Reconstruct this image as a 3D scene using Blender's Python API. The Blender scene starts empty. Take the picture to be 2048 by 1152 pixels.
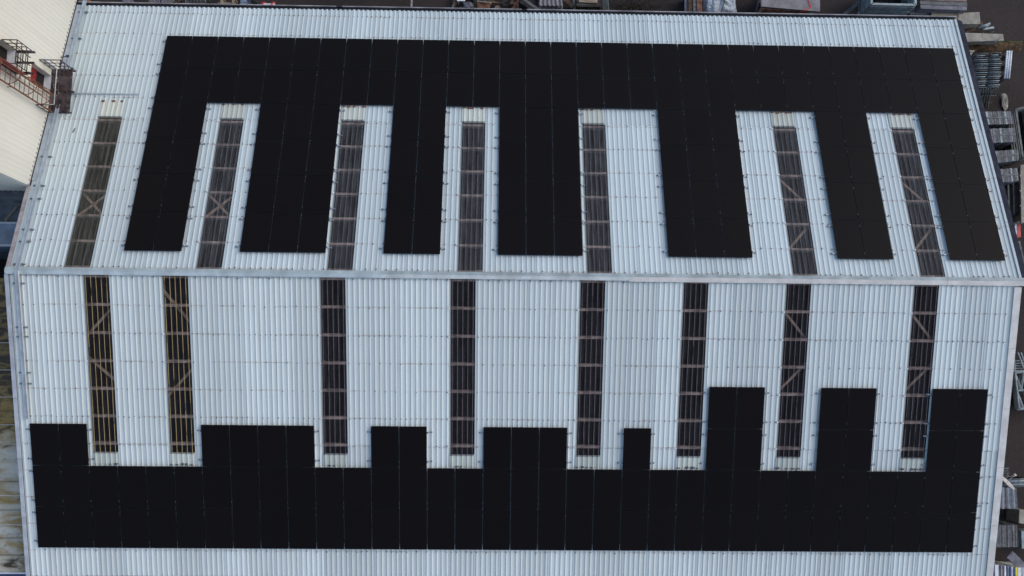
import bpy, math, random
from mathutils import Vector, Matrix, Euler
random.seed(7)
sc = bpy.context.scene
col = sc.collection
R = math.radians

# ------------------------------------------------------------------ camera
FPX = 1655.59
CAM_LOC = Vector((17.2254, -4.1419, 29.11))
CAM_ROT = Euler((0.1266, -0.0186, 0.0086), 'XYZ')
TH = 0.266                      # roof pitch
CT, ST = math.cos(TH), math.sin(TH)
cam = bpy.data.cameras.new('camera')
cam.sensor_width = 36.0
cam.lens = FPX / 2048 * 36
cam.clip_start = 0.5
cam.clip_end = 2000
co = bpy.data.objects.new('camera', cam)
co.location = CAM_LOC
co.rotation_euler = CAM_ROT
col.objects.link(co)
sc.camera = co
RM = CAM_ROT.to_matrix()

def at(px, py, z):
    """world point at height z that was measured at survey pixel (px, py)"""
    d = RM @ Vector(((px - 1024) / FPX, -(py - 576) / FPX, -1.0))
    t = (z - CAM_LOC.z) / d.z
    return CAM_LOC + d * t

# ------------------------------------------------------------------ materials
def new_mat(name):
    m = bpy.data.materials.new(name)
    m.use_nodes = True
    nt = m.node_tree
    return m, nt, nt.nodes['Principled BSDF']

def mix(nt, fac, a, b, blend='MIX'):
    n = nt.nodes.new('ShaderNodeMix')
    n.data_type = 'RGBA'
    n.blend_type = blend
    for i, v in ((0, fac), (6, a), (7, b)):
        if hasattr(v, 'is_output'):
            nt.links.new(v, n.inputs[i])
        else:
            n.inputs[i].default_value = v if i == 0 else (*v[:3], 1)
    return n.outputs[2]

def noise(nt, scale, detail=4, vec=None, stretch=None, obj=True, rough=0.6):
    tc = nt.nodes.new('ShaderNodeTexCoord')
    mp = nt.nodes.new('ShaderNodeMapping')
    nt.links.new(tc.outputs['Object'], mp.inputs['Vector'])
    if stretch:
        mp.inputs['Scale'].default_value = stretch
    n = nt.nodes.new('ShaderNodeTexNoise')
    n.inputs['Scale'].default_value = scale
    n.inputs['Detail'].default_value = detail
    n.inputs['Roughness'].default_value = rough
    nt.links.new(mp.outputs['Vector'], n.inputs['Vector'])
    return n.outputs['Fac']

def ramp(nt, src, lo, hi):
    n = nt.nodes.new('ShaderNodeMapRange')
    n.interpolation_type = 'SMOOTHSTEP'
    n.inputs['From Min'].default_value = lo
    n.inputs['From Max'].default_value = hi
    nt.links.new(src, n.inputs['Value'])
    return n.outputs['Result']

def mul(nt, a, b):
    n = nt.nodes.new('ShaderNodeMath')
    n.operation = 'MULTIPLY'
    for i, v in enumerate((a, b)):
        if hasattr(v, 'is_output'):
            nt.links.new(v, n.inputs[i])
        else:
            n.inputs[i].default_value = v
    return n.outputs[0]

def attr(nt, name):
    n = nt.nodes.new('ShaderNodeAttribute')
    n.attribute_name = name
    return n

def simple(name, c, rough=0.7, metal=0.0, var=0.25, scale=6, dark=None, stretch=None, bump=0.0, spec=0.4):
    m, nt, b = new_mat(name)
    dark = dark or tuple(v * (1 - var * 1.6) for v in c)
    lite = tuple(min(1, v * (1 + var * 0.6)) for v in c)
    n1 = noise(nt, scale, 6, stretch=stretch)
    n2 = noise(nt, scale * 5.3, 4, stretch=stretch)
    cc = mix(nt, ramp(nt, n1, 0.32, 0.7), dark, lite)
    cc = mix(nt, mul(nt, ramp(nt, n2, 0.45, 0.75), 0.45), cc, dark)
    nt.links.new(cc, b.inputs['Base Color'])
    b.inputs['Roughness'].default_value = rough
    b.inputs['Metallic'].default_value = metal
    b.inputs['Specular IOR Level'].default_value = spec
    if bump:
        bp = nt.nodes.new('ShaderNodeBump')
        bp.inputs['Strength'].default_value = bump
        bp.inputs['Distance'].default_value = 0.02
        nt.links.new(n2, bp.inputs['Height'])
        nt.links.new(bp.outputs['Normal'], b.inputs['Normal'])
    return m

def roof_mat(name, base, tintamt=0.5, streak=(9, 0.35, 0.35), dirt=(0.30, 0.30, 0.26), cyl=0.35, purl=False):
    m, nt, b = new_mat(name)
    t = attr(nt, 'tint').outputs['Fac']
    lo = tuple(v * (1 - 0.22 * tintamt) for v in base)
    hi = tuple(v * (1 + 0.10 * tintamt) for v in base)
    c = mix(nt, t, lo, hi)
    s = noise(nt, 1.0, 6, stretch=streak)
    c = mix(nt, mul(nt, ramp(nt, s, 0.5, 0.78), cyl), c, dirt)
    s2 = noise(nt, 14.0, 5)
    c = mix(nt, mul(nt, ramp(nt, s2, 0.5, 0.8), 0.22), c, dirt)
    s3 = noise(nt, 0.35, 4)
    c = mix(nt, mul(nt, ramp(nt, s3, 0.45, 0.75), 0.07), c, tuple(v * 0.7 for v in base))
    if purl:                                   # rusty wash along the fixing lines, fading down the slope
        tc = nt.nodes.new('ShaderNodeTexCoord'); sx = nt.nodes.new('ShaderNodeSeparateXYZ')
        nt.links.new(tc.outputs['Object'], sx.inputs[0])
        def op(kind, a, b_):
            k = nt.nodes.new('ShaderNodeMath'); k.operation = kind
            for i, v in enumerate((a, b_)):
                if hasattr(v, 'is_output'): nt.links.new(v, k.inputs[i])
                else: k.inputs[i].default_value = v
            return k.outputs[0]
        dist = op('DIVIDE', op('ABSOLUTE', sx.outputs['Y'], 0), CT)
        fr = op('MODULO', op('SUBTRACT', dist, 0.14), 1.02)
        line = ramp(nt, fr, 0.075, 0.02)
        wash = mul(nt, ramp(nt, fr, 0.75, 0.03), ramp(nt, noise(nt, 1.0, 5, stretch=(14, 0.4, 0.4)), 0.56, 0.72))
        patch = ramp(nt, noise(nt, 0.8, 4), 0.40, 0.62)
        c = mix(nt, mul(nt, mul(nt, line, patch), 0.5), c, (0.33, 0.26, 0.22))
        c = mix(nt, mul(nt, wash, 0.30), c, (0.34, 0.31, 0.26))
    nt.links.new(c, b.inputs['Base Color'])
    b.inputs['Roughness'].default_value = 0.55
    b.inputs['Specular IOR Level'].default_value = 0.35
    bp = nt.nodes.new('ShaderNodeBump')
    bp.inputs['Strength'].default_value = 0.25
    bp.inputs['Distance'].default_value = 0.01
    nt.links.new(s2, bp.inputs['Height'])
    nt.links.new(bp.outputs['Normal'], b.inputs['Normal'])
    return m

M = {}
M['roof'] = roof_mat('corrugated_roof', (0.45, 0.522, 0.53), 0.5, purl=True)
M['roof_near'] = roof_mat('corrugated_roof_near', (0.53, 0.583, 0.56), 0.6, purl=True)
M['bolt'] = simple('roof_bolt', (0.10, 0.095, 0.095), 0.5, 0.3)
M['bolt_stain'] = simple('bolt_washer', (0.30, 0.29, 0.28), 0.8)
M['white_cap'] = simple('white_cap', (0.75, 0.76, 0.76), 0.4)
M['ridge'] = simple('ridge_sheet', (0.33, 0.395, 0.40), 0.6, 0, 0.16, 1.5)
M['ridge_grey'] = simple('ridge_sheet_grey', (0.30, 0.355, 0.36), 0.6, 0, 0.2, 1.5)
M['ridge_pale'] = simple('ridge_sheet_blue', (0.42, 0.49, 0.50), 0.6, 0, 0.16, 1.5)
M['ridge_mid'] = simple('ridge_sheet_mid', (0.50, 0.535, 0.515), 0.6, 0, 0.16, 1.5)
M['ridge_pink'] = simple('ridge_sheet_pale', (0.57, 0.555, 0.51), 0.6, 0, 0.12, 2)
M['verge_lilac'] = simple('verge_lilac', (0.40, 0.43, 0.46), 0.6, 0, 0.15, 2)
M['verge_brown'] = simple('verge_brown', (0.34, 0.31, 0.31), 0.7, 0, 0.2, 3)
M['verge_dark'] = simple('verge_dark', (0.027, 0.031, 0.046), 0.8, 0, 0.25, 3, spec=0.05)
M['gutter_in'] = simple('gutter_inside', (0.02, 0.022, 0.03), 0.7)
M['gutter_lip'] = simple('gutter_lip', (0.30, 0.285, 0.285), 0.6, 0, 0.3, 1.2)
M['purlin'] = simple('purlin_timber', (0.46, 0.36, 0.32), 0.8, 0, 0.4, 4)
M['brace'] = simple('brace_timber', (0.48, 0.36, 0.28), 0.8, 0, 0.3, 4)
M['rail'] = simple('aluminium_rail', (0.55, 0.57, 0.60), 0.4, 0.7, 0.1)
M['clamp'] = simple('mid_clamp', (0.13, 0.135, 0.14), 0.5, 0.2, 0.2)
M['bracket'] = simple('blue_grey_bracket', (0.17, 0.215, 0.25), 0.6, 0.1, 0.15)
M['seam_shade'] = simple('lap_shade', (0.17, 0.18, 0.19), 0.8, 0, 0.4, 8)  # shadow colour for the strips under the end lap
M['rail_dark'] = simple('dark_clamp', (0.06, 0.065, 0.08), 0.5, 0.3)
M['tray'] = simple('galvanised_tray', (0.36, 0.42, 0.47), 0.5, 0.2, 0.12, 3)
M['tray_edge'] = simple('tray_edge', (0.60, 0.57, 0.53), 0.5, 0.1, 0.12, 3)
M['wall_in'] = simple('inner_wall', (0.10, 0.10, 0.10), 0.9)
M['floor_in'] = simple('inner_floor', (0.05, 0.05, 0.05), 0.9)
M['cream'] = None
M['cream_plain'] = simple('cream_trim', (0.66, 0.63, 0.52), 0.6, 0, 0.12, 3)
M['white_trim'] = simple('white_trim', (0.62, 0.64, 0.66), 0.5, 0, 0.1, 3)
M['red_door'] = simple('red_door', (0.30, 0.025, 0.03), 0.5, 0, 0.25, 5)
M['dark'] = simple('dark_inside', (0.015, 0.013, 0.013), 0.9)
M['rust'] = simple('rusted_steel', (0.20, 0.085, 0.05), 0.8, 0, 0.4, 9)
M['rust_dark'] = simple('dark_rusted_steel', (0.055, 0.03, 0.03), 0.8, 0, 0.4, 9)
M['grating'] = simple('balcony_grating', (0.085, 0.065, 0.068), 0.7, 0, 0.55, 3)
M['galv'] = simple('galvanised_steel', (0.24, 0.30, 0.32), 0.55, 0.2, 0.25, 5)
M['galv_dark'] = simple('weathered_galvanised', (0.10, 0.12, 0.125), 0.6, 0.2, 0.35, 5)
M['galv_blue'] = simple('bluish_steel', (0.20, 0.26, 0.34), 0.45, 0.2, 0.2, 5)
M['wood_grey'] = simple('weathered_wood', (0.14, 0.14, 0.14), 0.85, 0, 0.35, 3, stretch=(1, 6, 6))
M['wood_pale'] = simple('pale_wood', (0.30, 0.25, 0.18), 0.85, 0, 0.3, 3, stretch=(0.7, 5, 5))
M['wood_pink'] = simple('reddish_wood', (0.19, 0.14, 0.12), 0.85, 0, 0.35, 3, stretch=(0.7, 5, 5))
M['wood_reddish'] = simple('weathered_red_board', (0.34, 0.19, 0.145), 0.85, 0, 0.5, 6)
M['wood_red'] = simple('red_brown_wood', (0.19, 0.085, 0.055), 0.85, 0, 0.4, 4)
M['wood_brown'] = simple('brown_wood', (0.13, 0.085, 0.05), 0.85, 0, 0.4, 4)
M['wood_dark'] = simple('dark_wood', (0.06, 0.055, 0.05), 0.9, 0, 0.4, 4)
M['concrete'] = simple('grey_board', (0.22, 0.215, 0.225), 0.85, 0, 0.2, 3)
M['white_board'] = simple('whitewashed_board', (0.31, 0.29, 0.24), 0.8, 0, 0.22, 3)
M['soil'] = simple('brown_soil', (0.11, 0.065, 0.03), 0.95, 0, 0.5, 5, bump=0.6)
M['moss'] = simple('moss', (0.06, 0.06, 0.02), 0.95, 0, 0.5, 7, bump=0.6)
M['tarp'] = simple('white_tarpaulin', (0.40, 0.45, 0.49), 0.5, 0, 0.18, 6)
M['strap'] = simple('black_strap', (0.02, 0.02, 0.025), 0.6)
M['red'] = simple('red_paint', (0.50, 0.05, 0.06), 0.5, 0, 0.2, 6)
M['white'] = simple('white_paint', (0.70, 0.72, 0.74), 0.5, 0, 0.15, 5)
M['orange'] = simple('orange_plastic', (0.34, 0.12, 0.02), 0.6, 0, 0.5, 9)
M['yellow'] = simple('yellow_paint', (0.62, 0.55, 0.02), 0.5, 0, 0.2, 5)
M['navy'] = simple('navy_paint', (0.05, 0.07, 0.16), 0.5, 0, 0.2, 5)
M['sheet_grey'] = simple('grey_sheet', (0.16, 0.16, 0.19), 0.7, 0, 0.3, 4)
M['rubber'] = simple('rubber', (0.02, 0.02, 0.02), 0.8)
M['annex'] = simple('annex_felt', (0.14, 0.155, 0.17), 0.85, 0, 0.35, 1.2)
M['annex_blue'] = simple('annex_blue_sheet', (0.25, 0.30, 0.36), 0.7, 0, 0.2, 1.4)
M['brick'] = simple('brown_brick', (0.09, 0.06, 0.05), 0.9, 0, 0.3, 5)
M['dish'] = simple('dish_paint', (0.50, 0.47, 0.46), 0.5, 0, 0.12, 6)
M['marking'] = simple('worn_marking', (0.30, 0.30, 0.30), 0.8, 0, 0.4, 6)

M['cream'] = roof_mat('cream_cladding', (0.635, 0.62, 0.545), 0.3, (5, 5, 0.25), (0.42, 0.44, 0.40), 0.30)

# --- solar glass
m, nt, b = new_mat('solar_glass')
oi = nt.nodes.new('ShaderNodeObjectInfo')
tc = nt.nodes.new('ShaderNodeTexCoord')
sx = nt.nodes.new('ShaderNodeSeparateXYZ')
nt.links.new(tc.outputs['Object'], sx.inputs[0])
def gridline(sock, period, width):
    a = nt.nodes.new('ShaderNodeMath'); a.operation = 'PINGPONG'
    nt.links.new(sock, a.inputs[0]); a.inputs[1].default_value = period / 2
    c = nt.nodes.new('ShaderNodeMath'); c.operation = 'LESS_THAN'
    nt.links.new(a.outputs[0], c.inputs[0]); c.inputs[1].default_value = width
    return c.outputs[0]
gx = gridline(sx.outputs['X'], 0.1635, 0.004)
gy = gridline(sx.outputs['Y'], 0.0775, 0.003)
gm = nt.nodes.new('ShaderNodeMath'); gm.operation = 'MAXIMUM'
nt.links.new(gx, gm.inputs[0]); nt.links.new(gy, gm.inputs[1])
cell = mix(nt, oi.outputs['Random'], (0.0054, 0.0044, 0.0045), (0.0064, 0.0052, 0.0052))
sp = noise(nt, 60, 3)
cell = mix(nt, mul(nt, ramp(nt, sp, 0.5, 0.75), 0.7), cell, (0.015, 0.012, 0.0115))
cell = mix(nt, mul(nt, gm.outputs[0], 0.55), cell, (0.0012, 0.0012, 0.0014))
nt.links.new(cell, b.inputs['Base Color'])
b.inputs['Roughness'].default_value = 0.35
b.inputs['Specular IOR Level'].default_value = 0.06
M['glass'] = m
M['pv_frame'] = simple('black_anodised', (0.004, 0.005, 0.007), 0.5, 0.0, 0.1, spec=0.14)

# --- translucent skylight sheets
def skylight_mat(name, crest_col, crest_amt, dirt_col, T=0.82, haze=0.20):
    m, nt, b = new_mat(name)
    out = [n for n in nt.nodes if n.type == 'OUTPUT_MATERIAL'][0]
    s = noise(nt, 1.0, 6, stretch=(16, 0.8, 0.8))
    c = mix(nt, ramp(nt, s, 0.25, 0.8), tuple(v * 0.6 for v in dirt_col), tuple(v * 1.7 for v in dirt_col))
    cr = attr(nt, 'crest').outputs['Fac']
    brk = noise(nt, 1.0, 5, stretch=(2.5, 0.9, 0.9))
    cf = mul(nt, mul(nt, cr, ramp(nt, brk, 0.22, 0.46)), crest_amt)
    c = mix(nt, cf, c, crest_col)
    nt.links.new(c, b.inputs['Base Color'])
    b.inputs['Roughness'].default_value = 0.5
    b.inputs['Specular IOR Level'].default_value = 0.25
    tr = nt.nodes.new('ShaderNodeBsdfTransparent')
    tr.inputs['Color'].default_value = (T, T * 0.99, T * 0.97, 1)
    mx = nt.nodes.new('ShaderNodeMixShader')
    h = nt.nodes.new('ShaderNodeMath'); h.operation = 'MULTIPLY_ADD'
    nt.links.new(ramp(nt, s, 0.3, 0.75), h.inputs[0]); h.inputs[1].default_value = 0.18; h.inputs[2].default_value = haze
    h2 = nt.nodes.new('ShaderNodeMath'); h2.operation = 'MAXIMUM'
    nt.links.new(h.outputs[0], h2.inputs[0]); nt.links.new(cf, h2.inputs[1])
    nt.links.new(h2.outputs[0], mx.inputs[0])
    nt.links.new(tr.outputs[0], mx.inputs[1])
    nt.links.new(b.outputs[0], mx.inputs[2])
    nt.links.new(mx.outputs[0], out.inputs['Surface'])
    return m
M['sky_far'] = skylight_mat('skylight_far', (0.28, 0.28, 0.29), 0.55, (0.085, 0.086, 0.092), haze=0.25)
M['sky_far_green'] = skylight_mat('skylight_far_mossy', (0.20, 0.19, 0.16), 0.35, (0.085, 0.085, 0.072), haze=0.30)
M['sky_near'] = skylight_mat('skylight_near', (0.24, 0.19, 0.185), 0.8, (0.035, 0.034, 0.040), haze=0.18)
M['sky_yellow'] = skylight_mat('skylight_near_yellowed', (0.62, 0.45, 0.18), 0.9, (0.028, 0.028, 0.034), haze=0.18)
M['sky_lap'] = roof_mat('skylight_lap', (0.44, 0.475, 0.425), 0.8, (9, 0.8, 0.8), (0.30, 0.27, 0.15), 0.7)

# --- stained glasshouse roof
m, nt, b = new_mat('stained_translucent_roof')
tc = nt.nodes.new('ShaderNodeTexCoord')
mp = nt.nodes.new('ShaderNodeMapping')
nt.links.new(tc.outputs['Object'], mp.inputs['Vector'])
mp.inputs['Rotation'].default_value = (0, 0, R(-30))
mp.inputs['Scale'].default_value = (0.55, 1.35, 1)
n = nt.nodes.new('ShaderNodeTexNoise')
n.inputs['Scale'].default_value = 0.9; n.inputs['Detail'].default_value = 7; n.inputs['Distortion'].default_value = 0.9
nt.links.new(mp.outputs[0], n.inputs['Vector'])
n2 = nt.nodes.new('ShaderNodeTexNoise')
n2.inputs['Scale'].default_value = 2.2; n2.inputs['Detail'].default_value = 6; n2.inputs['Distortion'].default_value = 1.2
nt.links.new(mp.outputs[0], n2.inputs['Vector'])
dirt = attr(nt, 'dirt').outputs['Fac']
def add(nt, a, b_):
    k = nt.nodes.new('ShaderNodeMath'); k.operation = 'ADD'
    for i, v in enumerate((a, b_)):
        if hasattr(v, 'is_output'): nt.links.new(v, k.inputs[i])
        else: k.inputs[i].default_value = v
    return k.outputs[0]
f1 = ramp(nt, add(nt, n.outputs['Fac'], mul(nt, dirt, 0.50)), 0.41, 0.66)
f2 = ramp(nt, add(nt, n2.outputs['Fac'], mul(nt, dirt, 0.30)), 0.55, 0.77)
c = mix(nt, f1, (0.52, 0.51, 0.42), (0.30, 0.205, 0.055))
c = mix(nt, mul(nt, ramp(nt, dirt, 0.36, 0.8), 0.75), c, (0.14, 0.105, 0.04))
c = mix(nt, f2, c, (0.045, 0.030, 0.012))
c = mix(nt, mul(nt, ramp(nt, noise(nt, 9, 5), 0.5, 0.75), 0.35), c, (0.09, 0.07, 0.03))
nt.links.new(c, b.inputs['Base Color'])
b.inputs['Roughness'].default_value = 0.55
M['stained'] = m

# --- yard ground
m, nt, b = new_mat('yard_ground')
g1 = noise(nt, 0.25, 6); g2 = noise(nt, 5, 6); g3 = noise(nt, 16, 5)
c = mix(nt, ramp(nt, g1, 0.35, 0.65), (0.026, 0.020, 0.019), (0.040, 0.031, 0.029))
c = mix(nt, mul(nt, ramp(nt, g2, 0.5, 0.75), 0.5), c, (0.022, 0.02, 0.014))
c = mix(nt, mul(nt, ramp(nt, g3, 0.5, 0.72), 0.6), c, (0.085, 0.068, 0.064))
tc = nt.nodes.new('ShaderNodeTexCoord')
br = nt.nodes.new('ShaderNodeTexBrick')
br.inputs['Scale'].default_value = 4.5
br.inputs['Mortar Size'].default_value = 0.02
br.inputs['Color1'].default_value = (1, 1, 1, 1); br.inputs['Color2'].default_value = (0.7, 0.7, 0.7, 1); br.inputs['Mortar'].default_value = (0.25, 0.25, 0.22, 1)
nt.links.new(tc.outputs['Object'], br.inputs['Vector'])
c = mix(nt, 0.75, c, br.outputs['Color'], 'MULTIPLY')
nt.links.new(c, b.inputs['Base Color'])
b.inputs['Roughness'].default_value = 0.85
b.inputs['Specular IOR Level'].default_value = 0.25
M['ground'] = m

# ------------------------------------------------------------------ mesh builder
class MB:
    def __init__(s):
        s.v = []; s.f = []; s.mi = []; s.a = {}; s.smooth = []
    def face(s, idx, m=0, smooth=False):
        s.f.append(idx); s.mi.append(m); s.smooth.append(smooth)
    def vert(s, p):
        s.v.append(tuple(p)); return len(s.v) - 1
    def setattr(s, name, i, val):
        s.a.setdefault(name, {})[i] = val
    def hexa(s, b4, t4, m=0):
        """box from four bottom and four top corners (counter-clockwise seen from above)"""
        i = [s.vert(p) for p in b4] + [s.vert(p) for p in t4]
        s.face((i[3], i[2], i[1], i[0]), m); s.face((i[4], i[5], i[6], i[7]), m)
        for k in range(4):
            j = (k + 1) % 4
            s.face((i[k], i[j], i[4 + j], i[4 + k]), m)
    def box(s, x0, x1, y0, y1, z0, z1, m=0):
        s.hexa([(x0, y0, z0), (x1, y0, z0), (x1, y1, z0), (x0, y1, z0)],
               [(x0, y0, z1), (x1, y0, z1), (x1, y1, z1), (x0, y1, z1)], m)
    def obox(s, c, ax, ay, az, lx, ly, lz, m=0):
        """oriented box, c = centre"""
        c = Vector(c); ax = Vector(ax) * lx / 2; ay = Vector(ay) * ly / 2; az = Vector(az) * lz / 2
        q = [(-1, -1), (1, -1), (1, 1), (-1, 1)]
        s.hexa([c + ax * a + ay * b_ - az for a, b_ in q], [c + ax * a + ay * b_ + az for a, b_ in q], m)
    def bar(s, p, q, w, h, m=0, up=(0, 0, 1)):
        p = Vector(p); q = Vector(q); d = q - p; L = d.length
        if L < 1e-6: return
        d.normalize(); u = Vector(up)
        if abs(d.dot(u)) > 0.97: u = Vector((1, 0, 0))
        sd = d.cross(u).normalized(); u = sd.cross(d).normalized()
        s.obox((p + q) / 2, d, -sd, u, L, w, h, m)
    def tube(s, p, q, r, n=6, m=0):
        p = Vector(p); q = Vector(q); d = (q - p)
        if d.length < 1e-6: return
        d.normalize(); u = Vector((0, 0, 1)) if abs(d.z) < 0.9 else Vector((1, 0, 0))
        a = d.cross(u).normalized(); b_ = d.cross(a).normalized()
        i0 = []; i1 = []
        for k in range(n):
            t = 2 * math.pi * k / n
            o = (a * math.cos(t) + b_ * math.sin(t)) * r
            i0.append(s.vert(p + o)); i1.append(s.vert(q + o))
        for k in range(n):
            j = (k + 1) % n
            s.face((i0[k], i0[j], i1[j], i1[k]), m, True)
        s.face(tuple(i0[::-1]), m); s.face(tuple(i1), m)
    def path(s, pts, r, n=6, m=0):
        for a, b_ in zip(pts[:-1], pts[1:]): s.tube(a, b_, r, n, m)
    def prism(s, poly, z0, z1, m=0):
        """vertical prism over a polygon of (x, y)"""
        ar = sum(poly[i][0] * poly[(i + 1) % len(poly)][1] - poly[(i + 1) % len(poly)][0] * poly[i][1] for i in range(len(poly)))
        if ar < 0: poly = poly[::-1]
        b_ = [s.vert((p[0], p[1], z0)) for p in poly]; t = [s.vert((p[0], p[1], z1)) for p in poly]
        s.face(tuple(b_[::-1]), m); s.face(tuple(t), m)
        for k in range(len(poly)):
            j = (k + 1) % len(poly); s.face((b_[k], b_[j], t[j], t[k]), m)
    def build(s, name, mats, parent=None, origin=None):
        if not isinstance(mats, (list, tuple)): mats = [mats]
        o3 = Vector(origin) if origin is not None else Vector((0, 0, 0))
        me = bpy.data.meshes.new(name)
        me.from_pydata([tuple(Vector(p) - o3) for p in s.v], [], s.f)
        for mm in mats: me.materials.append(mm)
        me.polygons.foreach_set('material_index', s.mi)
        me.polygons.foreach_set('use_smooth', s.smooth)
        for k, d in s.a.items():
            at_ = me.attributes.new(k, 'FLOAT', 'POINT')
            vals = [0.0] * len(s.v)
            for i, vv in d.items(): vals[i] = vv
            at_.data.foreach_set('value', vals)
        me.update()
        o = bpy.data.objects.new(name, me)
        col.objects.link(o)
        if parent is not None: o.parent = parent
        elif origin is not None: o.location = o3
        return o

def thing(name, label, cat, loc=(0, 0, 0), group=None):
    o = bpy.data.objects.new(name, None)
    o.empty_display_size = 0.3
    col.objects.link(o); o.location = loc
    o['label'] = label; o['category'] = cat
    if group: o['group'] = group
    return o
def tag(o, label, cat, group=None):
    o['label'] = label; o['category'] = cat
    if group: o['group'] = group
    return o

# roof-plane coordinates: side +1 = far slope, -1 = near slope; s down the slope, n along the normal
def S(side, x, s, n=0.0):
    return Vector((x, side * (s * CT + n * ST), -s * ST + n * CT))
def sbox(mb, side, x0, x1, s0, s1, n0, n1, m=0):
    a, b_ = (s0, s1) if side > 0 else (s1, s0)
    mb.hexa([S(side, x0, a, n0), S(side, x1, a, n0), S(side, x1, b_, n0), S(side, x0, b_, n0)],
            [S(side, x0, a, n1), S(side, x1, a, n1), S(side, x1, b_, n1), S(side, x0, b_, n1)], m)

PITCH = 0.1846
PROF = [(0.0, 0.0), (0.34, 0.0), (0.44, 0.38), (0.50, 0.88), (0.55, 1.0), (0.60, 0.88), (0.66, 0.38), (0.76, 0.0)]
PH = 0.026
def corrugation(mb, P, u0, u1, phase, vs, raise_fn, m=0, tint=0.5, crest=False, ph=None):
    """P(u, v, n) -> point; corrugated sheet from u0 to u1 with rows at vs"""
    if ph is None: ph = PH
    us = []
    k = math.floor((u0 - phase) / PITCH) - 1
    while True:
        base = phase + k * PITCH
        if base > u1: break
        for fr, h in PROF:
            u = base + fr * PITCH
            if u0 - 1e-6 <= u <= u1 + 1e-6: us.append((u, h * ph, h))
        k += 1
    def hat(u):
        fr = ((u - phase) / PITCH) % 1.0
        pr = PROF + [(1.0, 0.0)]
        for (a, ha), (b_, hb) in zip(pr[:-1], pr[1:]):
            if a <= fr <= b_: return ha + (hb - ha) * (fr - a) / (b_ - a)
        return 0
    if not us or us[0][0] > u0 + 1e-4: us.insert(0, (u0, hat(u0) * ph, hat(u0)))
    if us[-1][0] < u1 - 1e-4: us.append((u1, hat(u1) * ph, hat(u1)))
    prev = None
    for v in vs:
        row = []
        for u, n, h in us:
            i = mb.vert(P(u, v, n + raise_fn(u, v)))
            mb.setattr('tint', i, tint)
            if crest: mb.setattr('crest', i, max(0, (h - 0.70) / 0.30))
            row.append(i)
        if prev:
            for a in range(len(row) - 1):
                mb.face((prev[a], row[a], row[a + 1], prev[a + 1]), m, True)
        prev = row

# ================================================================== WAREHOUSE
GZ = -8.0
LEN = 36.0
EAVE = 11.75
wh = thing('warehouse', 'large white corrugated roof warehouse carrying the black solar panels', 'warehouse', (18, 0, GZ))
WO = Vector((18, 0, GZ))
sky_far = [1.92 + PITCH * k for k in (0, 25, 50, 75, 100, 140, 165)]
sky_near = [2.60 + PITCH * k for k in (0, 15, 45, 70, 95, 115, 135, 160)]
PURL = [0.17 + 1.02 * k for k in range(12)]
SW = 5 * PITCH

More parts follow.
